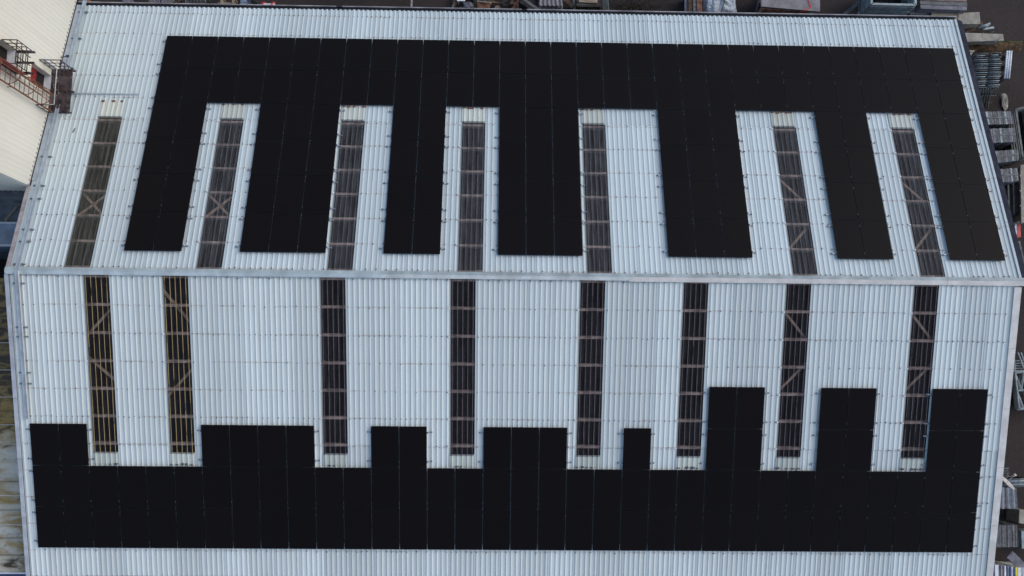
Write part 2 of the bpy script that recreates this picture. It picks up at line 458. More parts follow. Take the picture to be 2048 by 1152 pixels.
slopes = {}
for side, starts in ((1, sky_far), (-1, sky_near)):
    PH = 0.021 if side > 0 else 0.026
    mb = MB()
    P = lambda u, v, n, sd=side: S(sd, u, v, n)
    cut = 6.44 if side > 0 else 6.65
    lapend = 6.36 if side > 0 else 6.32
    phase0 = starts[0]
    k0 = -math.ceil((phase0 - 0.04) / SW)
    x = phase0 + k0 * SW
    i = 0
    while x < LEN - 0.05:
        xa, xb = max(x, 0.05), min(x + SW + 0.05, LEN - 0.05)
        is_sky = any(abs(x - s_) < 0.1 for s_ in starts)
        lift = lambda u, v, xx=x: 0.010 * max(0, 1 - (u - xx) / SW)
        t1, t2 = random.random(), random.random()
        if not is_sky:
            corrugation(mb, P, xa, xb, phase0, [0.05, 1.2, 2.2, 3.3, 4.3, 5.3, lapend],
                        lambda u, v, L=lift: L(u, v) + 0.016 * v / 6.4, 0, t1)
            s2 = lapend - 0.15
        else:
            s2 = cut - 0.05
        corrugation(mb, P, xa, xb, phase0, [s2, 7.4, 8.4, 9.4, 10.4, 11.0, EAVE], lift, 0, t2)
        x += SW; i += 1
    # fixing bolts on the purlin lines
    for r, s in enumerate(PURL):
        if s > EAVE - 0.2: continue
        k = 0
        nb = int((LEN - 0.4) / PITCH)
        every = 2 if r % 3 != 2 else 1
        for k in range(nb):
            u = phase0 + (k + 0.55) * PITCH - math.floor((phase0 - 0.2) / PITCH) * PITCH
            if u > LEN - 0.3: break
            if (k + r) % every and random.random() > 0.06: continue
            if random.random() < 0.05: continue
            if s < 6.5 and any(st - 0.02 < u < st + SW + 0.02 for st in starts): continue
            ss = s + random.uniform(-0.02, 0.02)
            top = PH + 0.022 if s < 6.3 else PH + 0.01
            c = S(side, u, ss, top)
            sx_, sn = Vector((1, 0, 0)), (S(side, 0, 0, 1) - S(side, 0, 0, 0))
            sd_ = S(side, 0, 1) - S(side, 0, 0)
            sz = random.uniform(0.014, 0.025)
            q = [c + sx_ * sz * math.cos(a) + sd_ * sz * math.sin(a) for a in [j * math.pi / 3 for j in range(6)]]
            lo_ = [mb.vert(p - sn * 0.012) for p in q]; hi_ = [mb.vert(p + sn * 0.012) for p in q]
            for j in range(6): mb.face((lo_[j], lo_[(j + 1) % 6], hi_[(j + 1) % 6], hi_[j]), 1)
            mb.face(tuple(hi_), 1)
    if side > 0:                                         # dark teeth imitating the shaded pan ends at the eave
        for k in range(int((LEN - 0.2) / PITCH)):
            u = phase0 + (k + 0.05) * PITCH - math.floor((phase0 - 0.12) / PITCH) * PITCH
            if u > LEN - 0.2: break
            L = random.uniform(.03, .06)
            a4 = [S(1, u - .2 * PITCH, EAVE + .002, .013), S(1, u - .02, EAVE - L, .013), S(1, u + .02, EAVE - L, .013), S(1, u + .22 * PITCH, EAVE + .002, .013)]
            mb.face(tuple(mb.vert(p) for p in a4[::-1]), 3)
    # dark strips imitating the shadow of the end lap, pan by pan
    nb = int((LEN - 0.3) / PITCH)
    for k in range(nb):
        u = phase0 + (k + 0.05) * PITCH - math.floor((phase0 - 0.15) / PITCH) * PITCH
        if any(st - 0.03 < u < st + SW - 0.02 for st in starts) or u > LEN - 0.3: continue
        if random.random() < 0.12: continue
        sbox(mb, side, u - 0.17 * PITCH, u + random.uniform(.1, .3) * PITCH, lapend + 0.001, lapend + 0.012 + random.uniform(0, .008), 0.0, 0.021, 2)
    o = mb.build('roof_slope', [M['roof'] if side > 0 else M['roof_near'], M['bolt'], M['seam_shade'], M['gutter_in']], wh, WO)
    o['label'] = 'far roof slope of white corrugated sheets' if side > 0 else 'near roof slope of white corrugated sheets'
    slopes[side] = o
    # skylights
    for j, st in enumerate(starts):
        mb = MB()
        corrugation(mb, P, st + 0.005, st + SW - 0.02, phase0, [0.10, 1.2, 2.2, 3.3, 4.3, 5.3, cut], lambda u, v: 0.012 + 0.014 * v / 6.4, 0, 0.5, True)
        corrugation(mb, P, st + 0.005, st + SW - 0.02, phase0, [cut, 6.8, 7.055 if (side < 0 or j) else 7.13], lambda u, v: 0.026, 1, random.random(), True)
        for q in range(5):                               # rust and moss on the lower edge of the sheet
            if random.random() < 0.25: continue
            ua = st + q * PITCH + random.uniform(0, .06)
            sbox(mb, side, ua, ua + random.uniform(.06, .13), (7.055 if (side < 0 or j) else 7.13) - random.uniform(.015, .07), 7.06 if (side < 0 or j) else 7.145, 0.03, 0.064, 4 if side > 0 else 3)
        for s in PURL:                                   # white capped screws down the left edge, a brown one opposite
            if s < 0.5 or s > cut: continue
            c = S(side, st - 0.01, s, 0.05)
            sbox(mb, side, st - 0.03, st + 0.015, s - 0.022, s + 0.022, 0.03, 0.062, 2)
            sbox(mb, side, st + SW - 0.03, st + SW + 0.0, s - 0.015, s + 0.015, 0.03, 0.058, 3)
        if side > 0: mm = M['sky_far_green'] if j == 0 else M['sky_far']
        else: mm = M['sky_yellow'] if j < 2 else M['sky_near']
        k = mb.build('skylight', [mm, M['sky_lap'], M['white_cap'], M['bolt'], M['rust']], o, WO)
        if side < 0 and j < 2: k['label'] = 'dark skylight with yellowed ribs'
    # purlins
    for s in PURL[:7]:
        mb = MB()
        sbox(mb, side, 0.3, LEN - 0.3, s - 0.045, s + 0.045, -0.16, -0.012)
        mb.build('purlin', M['purlin'], o, WO)

# diagonal wind braces seen under some skylights
def brace(side, xa, sa, xb, sb):
    mb = MB(); mb.bar(S(side, xa, sa, -0.20), S(side, xb, sb, -0.20), 0.09, 0.05, up=(0, side * ST, CT))
    mb.build('brace', M['brace'], slopes[side], WO)
st = sky_far[0]; brace(1, st - .2, 3.4, st + 1.1, 2.1); brace(1, st - .2, 2.1, st + 1.1, 3.4)
st = sky_far[1]; brace(1, st - .2, 3.4, st + 1.1, 2.1); brace(1, st - .2, 2.1, st + 1.1, 3.4)
for st in sky_far[5:]:
    brace(1, st - .1, 4.4, st + 1.0, 3.1); brace(1, st - .1, 1.05, st + 1.0, 2.3)
st = sky_near[0]; brace(-1, st - .3, 2.6, st + 1.1, 1.1); brace(-1, st - .1, 3.1, st + 1.1, 4.2)
st = sky_near[1]; brace(-1, st - .2, 0.5, st + 1.1, 2.1); brace(-1, st - .1, 4.6, st + 1.1, 3.3)
for st in sky_near[6:]:
    brace(-1, st - .1, 1.0, st + 1.0, 2.3); brace(-1, st - .1, 4.3, st + 1.0, 3.1)

# walls, floor
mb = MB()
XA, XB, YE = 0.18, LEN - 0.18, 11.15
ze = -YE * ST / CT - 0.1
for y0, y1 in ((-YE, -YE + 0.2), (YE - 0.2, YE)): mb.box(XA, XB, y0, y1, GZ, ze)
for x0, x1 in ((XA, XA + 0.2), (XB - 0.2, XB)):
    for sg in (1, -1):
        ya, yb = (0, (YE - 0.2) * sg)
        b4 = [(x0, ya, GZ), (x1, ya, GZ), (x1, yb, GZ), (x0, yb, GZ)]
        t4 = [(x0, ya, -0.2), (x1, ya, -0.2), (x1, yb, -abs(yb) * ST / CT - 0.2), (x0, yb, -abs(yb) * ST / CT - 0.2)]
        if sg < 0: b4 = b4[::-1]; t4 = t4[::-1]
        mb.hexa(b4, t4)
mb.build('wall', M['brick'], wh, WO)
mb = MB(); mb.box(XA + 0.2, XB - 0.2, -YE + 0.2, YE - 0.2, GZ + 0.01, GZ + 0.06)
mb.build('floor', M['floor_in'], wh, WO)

# ridge capping
mb = MB()
def wing(x0, x1, side, s1, m, lift=0.0):
    n0, n1 = 0.085 + lift, 0.097 + lift
    a, b_ = (-n1 * ST / CT - (0.004 if side > 0 else 0), s1)
    sbox(mb, side, x0, x1, a, b_, n0, n1, m)
    sbox(mb, side, x0, x1, b_, b_ + 0.012, 0.045, n1 - 0.002, m)
segs = [-0.06, 4.2, 8.6, 13.1, 17.6, 21.9, 25.6, 28.4, 31.05, 33.3, LEN + 0.06]
for i in range(len(segs) - 1):
    l = 0.006 * (i % 2)
    wing(segs[i], segs[i + 1] + 0.03, 1, 0.09, 1 if i > 2 else 0, l)
    wing(segs[i], segs[i + 1] + 0.03, -1, 0.10 + (0.035 if i > 4 else 0), (3 if i < 3 else 4) if i < 5 else 2, l)
mb.build('ridge_cap', [M['ridge'], M['ridge_grey'], M['ridge_pink'], M['ridge_pale'], M['ridge_mid']], wh, WO)

# verges
def verge(name, side, x0, x1, s0, s1, n0, n1, mt, lipx=None):
    mb = MB()
    s = s0
    while s < s1 - 0.05:
        e = min(s + 2.25, s1)
        sbox(mb, side, x0, x1, s, e - 0.012, n0, n1)
        s = e
    if lipx: sbox(mb, side, lipx[0], lipx[1], s0, s1, n0 - 0.22, n0 - 0.002)
    mb.build(name, mt, wh, WO)
verge('verge_flashing', -1, -0.10, 0.04, 0.13, EAVE, 0.03, 0.06, M['verge_lilac'], (-0.10, -0.07))
verge('verge_flashing', 1, -0.08, 0.05, 0.12, EAVE, 0.01, 0.045, M['verge_brown'], (-0.08, -0.05))
verge('verge_flashing', -1, LEN - 0.24, LEN + 0.02, 0.2, EAVE, 0.035, 0.065, M['ridge_pink'], (LEN - 0.01, LEN + 0.02))
verge('verge_flashing', 1, LEN - 0.05, LEN + 0.04, 0.12, EAVE, 0.02, 0.05, M['roof'])
mb = MB()                                            # dark barge board that hangs outward below the far right verge
a4 = [S(1, LEN + 0.04, 0.0, 0.03), S(1, LEN + 0.36, 0.0, -0.10), S(1, LEN + 0.36, EAVE + .02, -0.10), S(1, LEN + 0.04, EAVE + .02, 0.03)]
mb.hexa([p - Vector((0, 0, 0.03)) for p in a4], a4)
mb.build('barge_board', M['verge_dark'], wh, WO)

# gutter along the far eave
mb = MB()
gy, gzz = EAVE * CT, -EAVE * ST
mb.box(-0.05, LEN + 0.1, gy - 0.10, gy + 0.17, gzz - 0.16, gzz - 0.14, 0)
mb.box(-0.05, LEN + 0.1, gy - 0.12, gy - 0.10, gzz - 0.16, gzz - 0.05, 0)
xs = [-0.05, 0.9, 5.4, 10.5, 10.75, 16.6, 18.1, 18.3, 21.2, 24.6, 27.5, 31.0, LEN + 0.1]
for i in range(len(xs) - 1):
    if xs[i + 1] - xs[i] < 0.4: 
        mb.box(xs[i], xs[i + 1], gy + 0.145, gy + 0.17, gzz - 0.14, gzz - 0.06, 0); continue
    mb.box(xs[i], xs[i + 1] - 0.01, gy + 0.14, gy + 0.175, gzz - 0.14, gzz - 0.02, 1)
mb.build('gutter', [M['gutter_in'], M['gutter_lip']], wh, WO)

# flat flashing sheet beside the tall building and a cross lap line on the left of the far slope
mb = MB()
sbox(mb, 1, 0.06, 0.26, 3.6, EAVE - 0.02, 0.03, 0.052)
mb.build('abutment_flashing', M['tray'], wh, WO)
mb = MB()
sbox(mb, 1, 0.75, 3.30, 7.42, 7.47, 0.045, 0.062)
mb.build('lap_strip', M['tray'], wh, WO)

# ------------------------------------------------------------------ solar array
CP = 1.02; RP = 1.5427 * CP; RZ = 0.12
XU, SU = 3.9497, 10.2094
XL, SL = 0.4442, 3.9465
UL = [(0, 2), (4, 7), (9, 11), (13, 16), (19, 22), (25, 27), (29, 31)]
LL1 = [(0, 2), (6, 10), (12, 14), (16, 19), (21, 22), (24, 26), (28, 30), (32, 34)]
LL0 = [(24, 26), (28, 30), (32, 34)]
W, H = CP - 0.024, RP - 0.018
FT = 0.035
def panel_meshes():
    f = MB(); e = 0.012
    for x0, x1, y0, y1 in ((-W/2, -W/2 + e, -H/2, H/2), (W/2 - e, W/2, -H/2, H/2), (-W/2 + e, W/2 - e, -H/2, -H/2 + e), (-W/2 + e, W/2 - e, H/2 - e, H/2)):
        f.box(x0, x1, y0, y1, 0, FT)
    g = MB(); g.box(-W/2 + e, W/2 - e, -H/2 + e, H/2 - e, 0.004, FT - 0.004)
    return f, g
fm, gm_ = panel_meshes()
ORD = ['zeroth', 'first', 'second', 'third', 'fourth', 'fifth', 'sixth', 'seventh', 'eighth', 'ninth', 'tenth', 'eleventh', 'twelfth', 'thirteenth', 'fourteenth', 'fifteenth', 'sixteenth', 'seventeenth', 'eighteenth', 'nineteenth', 'twentieth'] + ['twenty-' + w for w in ('first', 'second', 'third', 'fourth', 'fifth', 'sixth', 'seventh', 'eighth', 'ninth')] + ['thirtieth', 'thirty-first', 'thirty-second', 'thirty-third', 'thirty-fourth']
def colname(i, n):
    if n == 1: return 'only'
    if n == 2: return ('left', 'right')[i]
    if n == 3: return ('left', 'middle', 'right')[i]
    return ('leftmost', 'second', 'third', 'rightmost')[i]
PG = 'black solar panels on the warehouse roof'
proto = None
def put_panel(side, x, s, label):
    global proto
    if proto is None:
        r = thing('solar_panel', label, 'solar panel', group=PG)
        kids = [fm.build('frame', M['pv_frame'], r), gm_.build('glass', M['glass'], r)]
        proto = (r, kids)
    else:
        r = proto[0].copy(); col.objects.link(r)
        for k in proto[1]:
            c = k.copy(); col.objects.link(c); c.parent = r
    jit = random.uniform(-0.0025, 0.0025)
    r.location = S(side, x, s, RZ - FT)
    r.rotation_euler = (-side * TH + random.uniform(-0.0015, 0.0015), random.uniform(-0.0015, 0.0015), 0)
    r['label'] = label
for r in range(6):
    for c in range(31):
        s = SU - (r + 0.5) * RP; x = XU + (c + 0.5) * CP
        if r < 2:
            put_panel(1, x, s, 'black solar panel on the far slope, %s row, %s from the left' % (('top', 'second')[r], ORD[c + 1]))
        else:
            for b_, (a, e) in enumerate(UL):
                if a <= c < e:
                    put_panel(1, x, s, 'black solar panel on far slope, %s hanging block from left, %s column, %s row down' % (ORD[b_ + 1], colname(c - a, e - a), ORD[r + 1]))
for r in range(4):
    for c in range(34):
        s = SL + (r + 0.5) * RP; x = XL + (c + 0.5) * CP
        if r >= 2:
            put_panel(-1, x, s, 'black solar panel on the near slope, %s row, %s from the left' % (('second lowest', 'lowest')[r - 2], ORD[c + 1]))
        else:
            for b_, (a, e) in enumerate(LL1):
                if a <= c < e and (r == 1 or c >= 24):
                    put_panel(-1, x, s, 'black solar panel on near slope, %s %s column, %s raised block from left' % (('top row,', 'third lowest row,')[r], colname(c - a, e - a), ORD[b_ + 1]))

# mounting rails (two under each row), hanger bolts and clamps
def rails(side, x0, c0, c1, s_edge0, s_edge1):
    for fr in (0.15, 0.85):
        s = s_edge0 + (s_edge1 - s_edge0) * fr
        mb = MB()
        xa, xb = x0 + c0 * CP, x0 + c1 * CP
        sbox(mb, side, xa - 0.05, xb + 0.05, s - 0.02, s + 0.02, 0.046, RZ - FT - 0.002, 0)
        for xe, sg in ((xa, -1), (xb, 1)):                       # end clamp, hanger bolt and its foot plate
            sbox(mb, side, xe + sg * 0.002 - 0.02, xe + sg * 0.002 + 0.02, s - 0.022, s + 0.022, RZ - FT, RZ + 0.006, 1)
            xo = xe + sg * random.uniform(0.10, 0.15)
            sbox(mb, side, min(xe, xo), max(xe, xo), s - 0.012, s + 0.012, 0.052, 0.064, 0)
            sbox(mb, side, xo - 0.05, xo + 0.045, s - 0.026, s + 0.026, 0.034, 0.05, 2)
            mb.tube(S(side, xo, s, 0.045), S(side, xo, s, 0.10), 0.011, 6, 1)
        for c in range(c0 + 1, c1):
            xe = x0 + c * CP
            sbox(mb, side, xe - 0.011, xe + 0.011, s - 0.016, s + 0.016, RZ - FT, RZ + 0.002, 3)
        mb.build('mounting_rail', [M['rail'], M['rail_dark'], M['bracket'], M['clamp']], slopes[side], WO)
for r in range(6):
    e0, e1 = SU - r * RP, SU - (r + 1) * RP
    if r < 2: rails(1, XU, 0, 31, e0, e1)
    else:
        for a, e in UL: rails(1, XU, a, e, e0, e1)
for r in range(4):
    e0, e1 = SL + r * RP, SL + (r + 1) * RP
    if r >= 2: rails(-1, XL, 0, 34, e0, e1)
    else:
        for a, e in (LL0, LL1)[r]: rails(-1, XL, a, e, e0, e1)

# ------------------------------------------------------------------ cable tray on the left
ct = thing('cable_tray', 'narrow grey cable tray running over the ridge along the left verge', 'cable tray', (0.4, 0, 0.1))
CO = Vector((0.4, 0, 0.1))
mb = MB()
for side, s1 in ((1, 11.9), (-1, 5.35)):
    s0 = 0.0
    sbox(mb, side, 0.325, 0.435, s0, s1, 0.10, 0.115, 0)
    sbox(mb, side, 0.315, 0.325, s0, s1, 0.10, 0.15, 0)
    sbox(mb, side, 0.435, 0.447, s0, s1, 0.10, 0.15, 1 if side < 0 else 0)
mb.build('channel', [M['tray'], M['tray_edge']], ct, CO)
for side, lst in ((1, (0.22, 1.1, 1.58, 2.83, 3.37, 4.6, 8.6, 10.04, 11.35)), (-1, (0.45, 2.02, 2.36, 3.67, 4.07))):
    for s in lst:
        mb = MB()
        sbox(mb, side, 0.20, 0.56, s - 0.015, s + 0.015, 0.075, 0.098, 0)
        for xx in (0.23, 0.53):
            mb.tube(S(side, xx, s, 0.03), S(side, xx, s, 0.125), 0.014, 6, 0)
            sbox(mb, side, xx - 0.065, xx + 0.065, s - 0.028, s + 0.028, 0.042, 0.056, 0)
        mb.build('bracket', [M['bracket'], M['rail_dark']], ct, CO)

mb = MB(); p = S(1, 1.17, 5.86, 0.045); q = S(1, 1.12, 5.68, 0.05); mb.path([p, p.lerp(q, .5) + Vector((.012, 0, .004)), q], 0.016)
tag(mb.build('twig', M['strap'], None, p), 'short dark twig lying on the far slope beside the leftmost skylight', 'twig')

# ================================================================== TALL CREAM BUILDING (left)
TB = Vector((-4, 7.5, GZ))
tb = thing('cream_building', 'tall building clad in cream corrugated sheets rising beside the warehouse', 'building', TB)
Y0, Y1 = 3.27, 11.95
ZT = 6.5
def wall_base(y): return -y * ST / CT + 0.06
doors = [(7.02, 7.78, -1.66, -0.30), (7.02, 7.78, 0.72, 2.05), (7.02, 7.78, 3.1, 4.5)]
mb = MB()
Pw = lambda u, v, n: Vector((0.005 + n, u, v))
def wall_strip(ya, yb, zs):
    corrugation(mb, lambda u, v, n: Vector((0.012 + n, u, wall_base(u) if v is None else v)), ya, yb, Y0, zs, lambda u, v: 0, 0, random.random(), ph=0.009)
y = Y0
cuts = sorted(set([Y0 + SW * k for k in range(20)] + [7.02, 7.78]))
cuts = [c for c in cuts if Y0 <= c < Y1] + [Y1]
for a, e in zip(cuts[:-1], cuts[1:]):
    mid = (a + e) / 2
    if 7.02 < mid < 7.78:
        zz = [None] + [z for d in doors for z in d[2:]] + [ZT]
        for q in range(0, len(zz) - 1, 2): wall_strip(a, e, [zz[q], zz[q + 1]])
    else:
        wall_strip(a, e, [None, 0.6, ZT])
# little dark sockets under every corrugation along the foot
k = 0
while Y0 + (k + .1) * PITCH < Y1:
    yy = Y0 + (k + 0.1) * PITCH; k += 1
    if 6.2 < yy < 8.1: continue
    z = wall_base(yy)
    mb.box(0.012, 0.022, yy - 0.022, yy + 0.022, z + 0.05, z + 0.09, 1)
mb.build('wall', [M['cream'], M['bolt']], tb, TB)
mb = MB()                                                        # near wall, faces the ridge
corrugation(mb, lambda u, v, n: Vector((-u, Y0 - n, v)), 0.0, 9, 0, [-1.65, 0.5, ZT], lambda u, v: 0, 0, 0.4, ph=0.026)
mb.build('wall', [M['cream']], tb, TB)
mb = MB(); mb.box(-9, -0.02, Y0 + 0.02, Y1, GZ, -1.7); mb.box(-9, -0.28, Y0 + 0.02, Y1, -1.7, ZT - .02)
mb.box(-9, -0.01, Y1 - 0.02, Y1, -3.6, ZT)
mb.build('core', M['wall_in'], tb, TB)
mb = MB(); mb.box(-9.1, 0.06, Y0 - 0.06, Y1 + 0.06, ZT, ZT + 0.15); mb.build('roof', M['cream_plain'], tb, TB)
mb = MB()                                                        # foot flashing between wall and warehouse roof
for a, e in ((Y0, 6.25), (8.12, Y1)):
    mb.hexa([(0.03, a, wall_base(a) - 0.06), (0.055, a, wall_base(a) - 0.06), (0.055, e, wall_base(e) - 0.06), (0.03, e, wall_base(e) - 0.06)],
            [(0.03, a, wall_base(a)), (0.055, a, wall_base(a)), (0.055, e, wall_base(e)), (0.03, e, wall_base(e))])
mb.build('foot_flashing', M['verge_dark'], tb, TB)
# doors
for i, (ya, yb, za, zb) in enumerate(doors):
    d = MB()
    if i == 0:
        d.box(-0.27, -0.22, ya, yb, za + 0.55, zb, 0); d.box(-0.27, -0.23, ya, yb, za, za + 0.55, 1)
    else:
        d.box(-0.275, -0.25, ya, yb, za, zb, 1)
        if i == 1:                                               # red leaf standing open
            d.hexa([(0.02, ya - 0.05, za), (0.50, ya - 0.16, za), (0.50, ya - 0.12, za), (0.02, ya - 0.01, za)],
                   [(0.02, ya - 0.05, zb), (0.50, ya - 0.16, zb), (0.50, ya - 0.12, zb), (0.02, ya - 0.01, zb)], 0)
    do = d.build('door', [M['red_door'], M['dark']], tb, TB)
    f = MB()
    f.box(-0.25, 0.045, yb, yb + 0.09, za, zb + 0.06, 0)
    f.box(-0.25, 0.045, ya - 0.07, ya, za, zb + 0.06, 0)
    f.box(-0.25, 0.045, ya, yb, zb, zb + 0.06, 0)
    f.box(-0.25, 0.05, ya, yb, za - 0.08, za, 1)
    f.build('frame', [M['cream_plain'], M['white_trim']], do, TB)
# balconies
def balcony(y0, y1, z, depth, h, nbar, mt, dark, solid=True, bw=0.012):
    f = MB()
    if solid: f.box(0.04, depth, y0, y1, z - 0.05, z)
    else:
        for e in (y0, y1 - 0.06): f.box(0.04, depth, e, e + 0.06, z - 0.05, z)
    if solid:
        for q in (.12, .5, .88): f.box(.04, depth + .03, y0 + (y1 - y0) * q - .035, y0 + (y1 - y0) * q + .035, z, z + .03, 1)
    elif bw < .05:
        for q in (.2, .5, .8): f.box(depth * q - .012, depth * q + .012, y0, y1, z - .03, z)
    else:
      for k in range(int((y1 - y0) / 0.12)): f.box(0.06, depth - 0.02, y0 + 0.05 + 0.12 * k, y0 + 0.05 + (0.025 if solid else bw) + 0.12 * k, z, z + 0.015, 1)
    for yy in (y0 + 0.03, (y0 + y1) / 2, y1 - 0.03): f.box(0.03, depth + 0.08, yy - 0.03, yy + 0.03, z - 0.13, z - 0.05, 0)
    fl = f.build('balcony', [M['grating'], M['rust_dark']], tb, TB)
    r = MB(); t = 0.016
    for q in range(1, 4):
        zz = z + h * q / 3
        rr = t if q < 3 else t * 1.25
        r.tube((0.04, y1, zz), (depth, y1, zz), rr); r.tube((depth, y0, zz), (depth, y1, zz), rr)
    for k in range(nbar + 1):
        yy = y0 + (y1 - y0) * k / nbar
        r.tube((depth, yy, z), (depth, yy, z + h), t)
    r.tube((depth / 2, y1, z), (depth / 2, y1, z + h), t)
    r.tube((0.05, y1, z), (0.05, y1, z + h), t); r.tube((0.05, y0, z), (0.05, y0, z + h), t)
    for zz in (z + h,): r.tube((0.04, y0, zz), (depth, y0, zz), t)
    r.build('railing', dark, fl, TB)
balcony(6.32, 8.06, -1.66, 0.82, 0.88, 4, M['rust_dark'], M['rust_dark'])
mb = MB(); mb.tube((0.70, 6.34, -0.80), (0.70, 8.02, -0.80), 0.018); mb.tube((0.06, 6.34, -0.80), (0.70, 6.34, -0.80), 0.018); mb.build('handrail', M['ridge_mid'], tb, TB)
mb = MB(); hp = [Vector((0.22 + 0.10 * math.sin(q * .9) + .01 * q, 7.75 - 0.075 * q, -1.62 + .012 * (q % 3))) for q in range(12)]; mb.path(hp, 0.016); mb.build('hose', M['wood_pale'], tb, TB)
balcony(6.95, 7.80, 0.70, 0.58, 0.88, 3, M['rust_dark'], M['rust_dark'], False)
balcony(6.32, 8.06, 3.1, 0.6, 0.88, 3, M['rust_dark'], M['rust_dark'])
# white corner post beside the lower balcony, coiled hose hung on it
mb = MB(); mb.box(0.04, 0.10, 8.16, 8.24, -2.15, -1.0); mb.build('corner_post', M['white_trim'], tb, TB)
# lamp on a bent arm
mb = MB()
lp = [Vector((0.05, 8.75, -2.2)), Vector((0.20, 8.70, -2.05)), Vector((0.34, 8.72, -2.02))]
mb.path(lp, 0.018); mb.obox(lp[-1] + Vector((0.05, 0.01, 0)), (1, 0, 0), (0, 1, 0), (0, 0, 1), 0.12, 0.09, 0.05)
mb.build('wall_lamp', M['rail_dark'], tb, TB)
# caged ladder
cl = MB(); xs_ = 0.20; ya, yb = 6.33, 6.98
for yy in (ya, yb): cl.bar((xs_, yy, -1.6), (xs_, yy, 5.5), 0.05, 0.03)
cl.bar((xs_, (ya + yb) / 2 + 0.05, -0.8), (xs_, (ya + yb) / 2 + 0.05, 5.5), 0.03, 0.02)
z = -1.45
while z < 5.4:
    cl.tube((xs_, ya, z), (xs_, yb, z), 0.014); z += 0.29
for z in (-0.75, 0.25, 1.3, 2.4, 3.5, 4.6):
    pts = [Vector((xs_ + 0.42 * math.sin(a), (ya + yb) / 2 - (yb - ya) / 2 * math.cos(a), z)) for a in [math.pi * q / 8 for q in range(9)]]
    cl.path(pts, 0.016)
for a in (math.pi * 0.3, math.pi * 0.5, math.pi * 0.7):
    p = (xs_ + 0.42 * math.sin(a), (ya + yb) / 2 - (yb - ya) / 2 * math.cos(a))
    cl.bar((p[0], p[1], -0.78), (p[0], p[1], 5.3), 0.022, 0.01)
for z in (-1.2, 1.0, 3.2):
    for yy in (ya, yb): cl.tube((0.03, yy, z), (xs_, yy, z), 0.014)
cl.build('caged_ladder', M['rust'], tb, TB)

# ================================================================== LOWER ROOFS ON THE LEFT
def px4(pts, z): return [at(a, b_, z) for a, b_ in pts]
AZ = -3.9
ya_ = at(25, 444, AZ).y
AO = Vector((-4, ya_, GZ))
an = thing('annex', 'low annex with a grey felt roof wedged between cream building and warehouse', 'building', AO)
mb = MB(); mb.box(-9, 0.1, ya_ + 0.02, Y0 - 0.1, GZ, AZ); mb.box(-9, 0.1, Y0 - 0.1, Y0 + 0.01, GZ, -1.75); mb.build('roof', M['annex'], an, AO)
yb_ = at(20, 489, AZ - 0.25).y
mb = MB(); mb.box(-9, 0.1, yb_, ya_, GZ, AZ - 0.25); mb.build('canopy', M['annex_blue'], an, AO)
mb = MB(); mb.box(-9, 0.1, yb_ - 0.05, yb_ - 0.002, AZ - 0.5, AZ - 0.22); mb.box(-9, 0.1, ya_ - 0.04, ya_ + 0.0, AZ - 0.24, AZ + 0.03)
mb.build('edge_trim', M['white_trim'], an, AO)
pk = at(25, 425, AZ)
mb = MB(); mb.bar(Vector((pk.x - 0.25, pk.y - 0.35, AZ + 0.04)), Vector((pk.x + 0.3, pk.y + 0.40, AZ + 0.04)), 0.10, 0.05)
o = mb.build('timber_plank', M['wood_pale'], None, (pk.x, pk.y, AZ)); tag(o, 'weathered yellowish plank lying on the grey annex roof', 'plank')

LZ = -4.3
yt, yb2 = at(10, 556, LZ).y, at(20, 1144, LZ).y
LO = Vector((-3, (yt + yb2) / 2, GZ))
lt = thing('lean_to', 'low lean-to with stained translucent roof sheets along the left wall', 'lean-to', LO)
mb = MB()
NX, NY = 60, 130
lx0, lx1 = -7.0, 0.12
for j in range(NY + 1):
    for i in range(NX + 1):
        x = lx0 + (lx1 - lx0) * i / NX; y = yb2 + (yt - yb2) * j / NY
        zz = LZ + 0.10 * (lx0 - x) / 7 + 0.05 + 0.012 * math.sin(y * 2 * math.pi / 0.18 + 0.4)
        k = mb.vert((x, y, zz))
        f = min(1, max(0, (y + 6.6) / 2.6))
        g = min(1, max(0, (x + 1.75 - 0.1 * (-y - 6)) / 0.8))
        mb.setattr('dirt', k, 0.62 * f + 0.36 * g)
for j in range(NY):
    for i in range(NX):
        a = j * (NX + 1) + i
        mb.face((a, a + 1, a + NX + 2, a + NX + 1), 0, True)
mb.build('roof', M['stained'], lt, LO)
bars = [685.5, 740, 794, 849.5, 901, 991, 1049]
fain = [620, 655, 712, 768, 822, 963, 1020, 1076, 1110]
for lst, w, mt in ((bars, 0.022, M['cream_plain']), (fain, 0.010, M['wood_pale'])):
    for yy in lst:
        p = at(15, yy, LZ)
        mb = MB(); mb.box(lx0, lx1, p.y - w / 2, p.y + w / 2, LZ - 0.1, LZ + 0.075); mb.build('glazing_bar', mt, lt, LO)
mb = MB(); mb.box(lx0, lx1, yb2 - 0.06, yb2 - 0.005, LZ - 0.3, LZ + 0.06); mb.build('edge_trim', M['white_trim'], lt, LO)
mb = MB(); mb.box(lx0, lx1, yb2, yt, GZ, LZ - 0.12); mb.build('wall', M['wall_in'], lt, LO)
mb = MB(); mb.box(lx0, lx1, yb2 - 4, yb2 - 0.07, GZ, LZ - 0.4); 
o = mb.build('blue_flat_roof', M['navy'], None, (-3, yb2 - 2, GZ)); o.name = 'blue_shed'; tag(o, 'dark blue flat roof shed past the end of the lean-to', 'shed')

